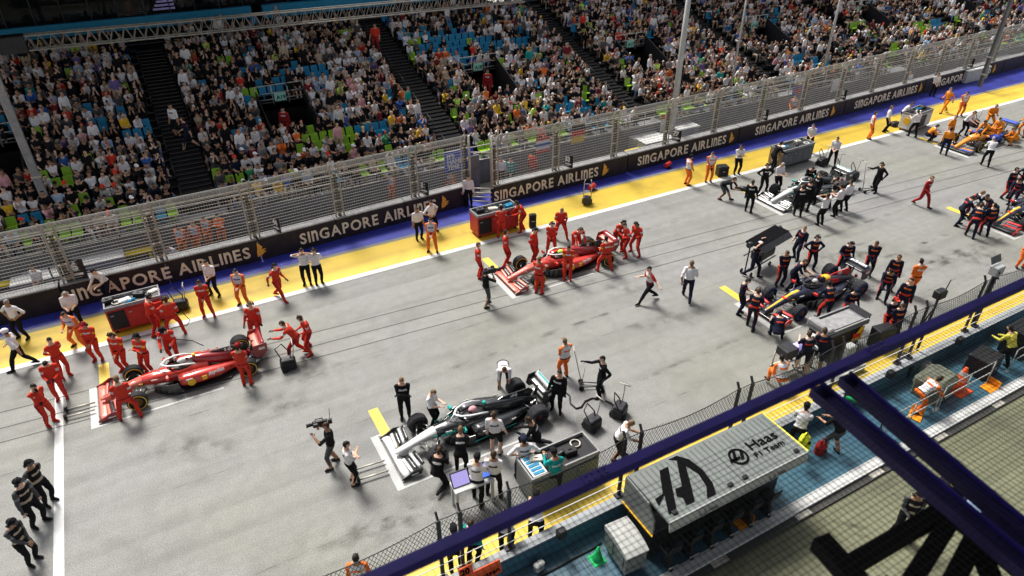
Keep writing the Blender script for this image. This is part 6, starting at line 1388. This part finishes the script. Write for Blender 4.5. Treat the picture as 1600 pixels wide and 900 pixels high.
lb((1318, 890), (1475, 798), .125); lb((1280, 845), (1345, 918), .15); lb((1486, 812), (1410, 930), .13); lb((1526, 835), (1478, 930), .14); lb((1522, 838), (1560, 930), .11); lb((1455, 770), (1640, 925), .14); lb((1376, 908), (1400, 930), .10); lb((1576, 870), (1640, 925), .12)
for px, py in ((1480, 800), (1525, 838)):
    P0 = G(px, py, DZ+ZL); MB().tube([(P0.x, P0.y, ZL), (P0.x, P0.y, -.24)], .05, 8).build('hanger', 'truss_black', fr)
net = thing('safety_net', 'fine dark wire net stretched under the blue frame in the foreground', 'net', (0, 0, DZ-.135))
m = MB(); s = .05
y1 = G(700, 837, DZ).y-.1; x = .6
while x < 12:
    m.bar((x, -1.6, 0), (x, y1-(x-1.07)*(G(700, 837, DZ).y-G(1600, 433, DZ).y)/(G(1600, 433, DZ).x-G(700, 837, DZ).x), 0), .0032); x += s
y = -1.6
while y < y1-.12:
    m.bar((.6, y, .004), (12, y, .004), .0032); y += s
m.build('mesh', 'net_wire', net, kind='stuff')

roof = MB().box(-16, 40, -14, 9.5, 20.2, 20.6).box(-16, 40, 9.2, 9.5, 19.9, 20.198)  # out-of-view roof added to keep direct light off the foreground beams
t = thing('shade_roof', 'unseen roof on columns above the viewpoint, added to shade the foreground frame', 'building', (0, 0, 0)); roof.build('roof', 'stand_dark', t)
for xx in (-12, 16, 34): MB().box(xx-.25, xx+.25, -6.4, -5.9, 0, 20.19).build('column', 'wall_grey', t)
# ================================================================== SPECTATORS
TOPS = [('white', 'c_white', 36), ('black', 'c_black', 74), ('pale grey', 'c_offwhite', 6), ('dark grey', 'c_darkgrey', 16), ('navy', 'c_navy', 9), ('red', 'c_red', 3), ('maroon', 'c_maroon', 4), ('orange', 'c_orange', 2), ('light blue', 'c_sky', 4), ('blue', 'c_blue', 3), ('yellow', 'c_yellow', 2), ('pink', 'c_pink', 2), ('tan', 'c_tan', 3), ('lime', 'c_lime', 1), ('purple', 'c_purple', 2), ('green', 'c_green', 1), ('teal', 'c_teal', 1), ('grey', 'c_grey', 4), ('brown', 'c_brown', 3)]
BOTS = [('black', 'c_black', 8), ('denim', 'c_denim', 3), ('khaki', 'c_khaki', 3), ('dark grey', 'c_darkgrey', 3), ('white', 'c_white', 1), ('tan', 'c_tan', 1)]
HATS = [('white', 'c_white', 4), ('black', 'c_black', 4), ('red', 'c_red', 2), ('yellow', 'c_yellow', 1), ('navy', 'c_navy', 1)]
HAIRN = ['black', 'brown', 'fair', 'grey']
def pick(r, L): return r.choices(L, [x[2] for x in L])[0]
# a lighter mesh of each seated pose
LITE = {}
obs = []
for nm in ('sit', 'sit2', 'sit3', 'sit4', 'stand2'):
    for kind, ratio in (('near', .35), ('mid', .055), ('far', .022)):
        o = put('tmp', POSEME[nm].copy()); md = o.modifiers.new('d', 'DECIMATE'); md.ratio = ratio; obs.append((nm, kind, o))
dg = bpy.context.evaluated_depsgraph_get()
for nm, kind, o in obs:
    me = bpy.data.meshes.new_from_object(o.evaluated_get(dg)); me.name = 'person'
    if kind == 'near': LITE[nm] = me
    else: LITE[nm, kind] = ([tuple(v.co) for v in me.vertices], [tuple(p.vertices) for p in me.polygons], [REG[p.material_index] for p in me.polygons])
for nm, kind, o in obs:
    d_ = o.data; bpy.data.objects.remove(o); bpy.data.meshes.remove(d_)
ss = random.Random(21); NIND = 130
SECT = lambda x: min(range(len(stair_x)), key=lambda i: abs(stair_x[i]-x))
ORD = ['leftmost', 'first', 'second', 'third', 'fourth', 'fifth', 'sixth', 'seventh', 'eighth']
MATI = {}; MATL = []
def mi_(nm):
    if nm not in MATI: MATI[nm] = len(MATL); MATL.append(nm)
    return MATI[nm]
V = []; F = []; FM = []
used = {}
for i, (dist, x, y, z, r, free, col, px, py) in enumerate(OCC):
    pose = ss.choices(('sit', 'sit2', 'sit3', 'sit4', 'stand2'), (30, 27, 24, 15, 4))[0]
    top, bot = pick(ss, TOPS), pick(ss, BOTS); sk = 'skin_%d' % ss.choice((0, 0, 1, 1, 3, 4, 4, 2)); hi = ss.choice((0, 0, 0, 0, 1, 1, 1, 2, 3)); hat = pick(ss, HATS) if ss.random() < .18 else None
    short, bare = ss.random() < .8, ss.random() < .45
    out = dict(belt=bot[1], patch=top[1], torso=top[1], uarm=top[1], waist=top[1], band=top[1], thigh=bot[1], lside=bot[1], calf=None if bare else bot[1], farm=None if short else top[1], hand=None, shoe=ss.choice(('c_black', 'c_white', 'c_grey', 'c_brown')))
    yaw = -pi/2+R(10)+R(28)*ss.uniform(-1, 1)+(-R(10) if x > 30 else 0); sc = ss.uniform(.9, 1.08); loc = Vector((x+ss.uniform(-.04, .04), y+.40, z+.0))
    if pose == 'stand2': loc.y -= .25
    if i < NIND:
        o = put('person', LITE[pose], None, loc, yaw); o.scale = (sc*1.06, sc*1.06, sc)
        dress(o, out, sk, 'hair_%d' % hi)
        if hat: c = put('cap', cap_mesh(hat[1]), o); c.matrix_local = Matrix.Translation(POSEJ[pose]['head']) @ POSEJ[pose]['hrot'].to_4x4()
        rn = 'front row' if r < 0 else ['second', 'third', 'fourth', 'fifth', 'sixth', 'seventh', 'eighth', 'ninth', 'tenth'][min(r, 8)]+' row'
        st_i = SECT(x); side = 'left' if x < stair_x[st_i] else 'right'; k = round(abs(x-stair_x[st_i]-0)/.52)-1
        cnt = ['aisle seat', 'one seat', 'two seats', 'three seats', 'four seats', 'five seats', 'six seats', 'seven seats', 'eight seats', 'nine seats', 'ten seats', 'eleven seats', 'twelve seats', 'thirteen seats'][max(0, min(13, k-1))]
        o['label'] = ('spectator in %s top, %s, %s, %s %s of %s stairs' % (top[0], (hat[0]+' cap') if hat else HAIRN[hi]+' hair', rn, cnt, side, ORD[min(st_i, 8)]))
        if o['label'] in used: o['label'] = o['label'].replace('spectator in', 'other spectator in')
        used[o['label']] = 1
        o['category'] = 'person'; o['group'] = 'spectators seated in the grandstand'
    else:
        vs, fs, rg = LITE[pose, 'mid' if dist < 66 else 'far']; b = len(V); c_, s_ = cos(yaw)*sc, sin(yaw)*sc
        V += [(loc.x+a*c_-bb*s_, loc.y+a*s_+bb*c_, loc.z+cc*sc) for a, bb, cc in vs]; F += [tuple(b+q for q in f) for f in fs]
        hm = mi_(hat[1] if hat else 'hair_%d' % hi); sm_ = mi_(sk)
        dct = {'skin': sm_, 'hair': hm, 'eye': sm_}
        for q in REG:
            if q not in dct: dct[q] = mi_(out[q]) if out[q] else sm_
        FM += [dct[q] for q in rg]
me = bpy.data.meshes.new('crowd'); me.from_pydata(V, [], F)
for nm in MATL: me.materials.append(M[nm])
me.polygons.foreach_set('material_index', FM); me.polygons.foreach_set('use_smooth', [True]*len(F)); me.update()
put('crowd', me, None, kind='stuff', label='mass of spectators filling the upper and far right rows of the stand', category='crowd')
# a fence post hides the far rows only in part; a few people stand on the stairs and at the exits
def STP(px, py):      # ground of the stepped stand under a pixel
    d = ray(px, py); k = RH/RD; t_ = (RZ+.05-k*RY-CAM_H)/(d.z-k*d.y); p = CP+d*t_; r = max(0, int((p.y-RY)/RD)); return Vector((p.x, p.y, RZ+RH*(p.y-RY)/RD))
for px, py, f, ps, ou, la in ((300, 235, 200, 'walk', 'navyshorts', 'person in dark shirt and shorts walking down the first stairs'), (280, 215, 250, 'stand', 'whiteshorts', 'person in pale shorts standing at the first stairs'), (588, 82, 270, 'stand2', 'redcap', 'person in faded red shirt standing at the top of the second stairs'), (620, 170, 200, 'stand2', 'black', 'person in dark clothes standing beside the second stairs'), (93, 268, 250, 'stand', 'blackshorts', 'person in black standing behind the left steel pole'), (445, 190, 270, 'stand', 'deepred', 'person in red standing in the left exit of the stand'), (762, 130, 265, 'stand', 'deepred', 'person in red standing in the middle exit of the stand')):
    person(0, 0, f, ps, ou, la, loc=STP(px, py)+Vector((0, 0, -.9 if 'exit' in la else .1)), group='spectators standing in the grandstand', hs=False)
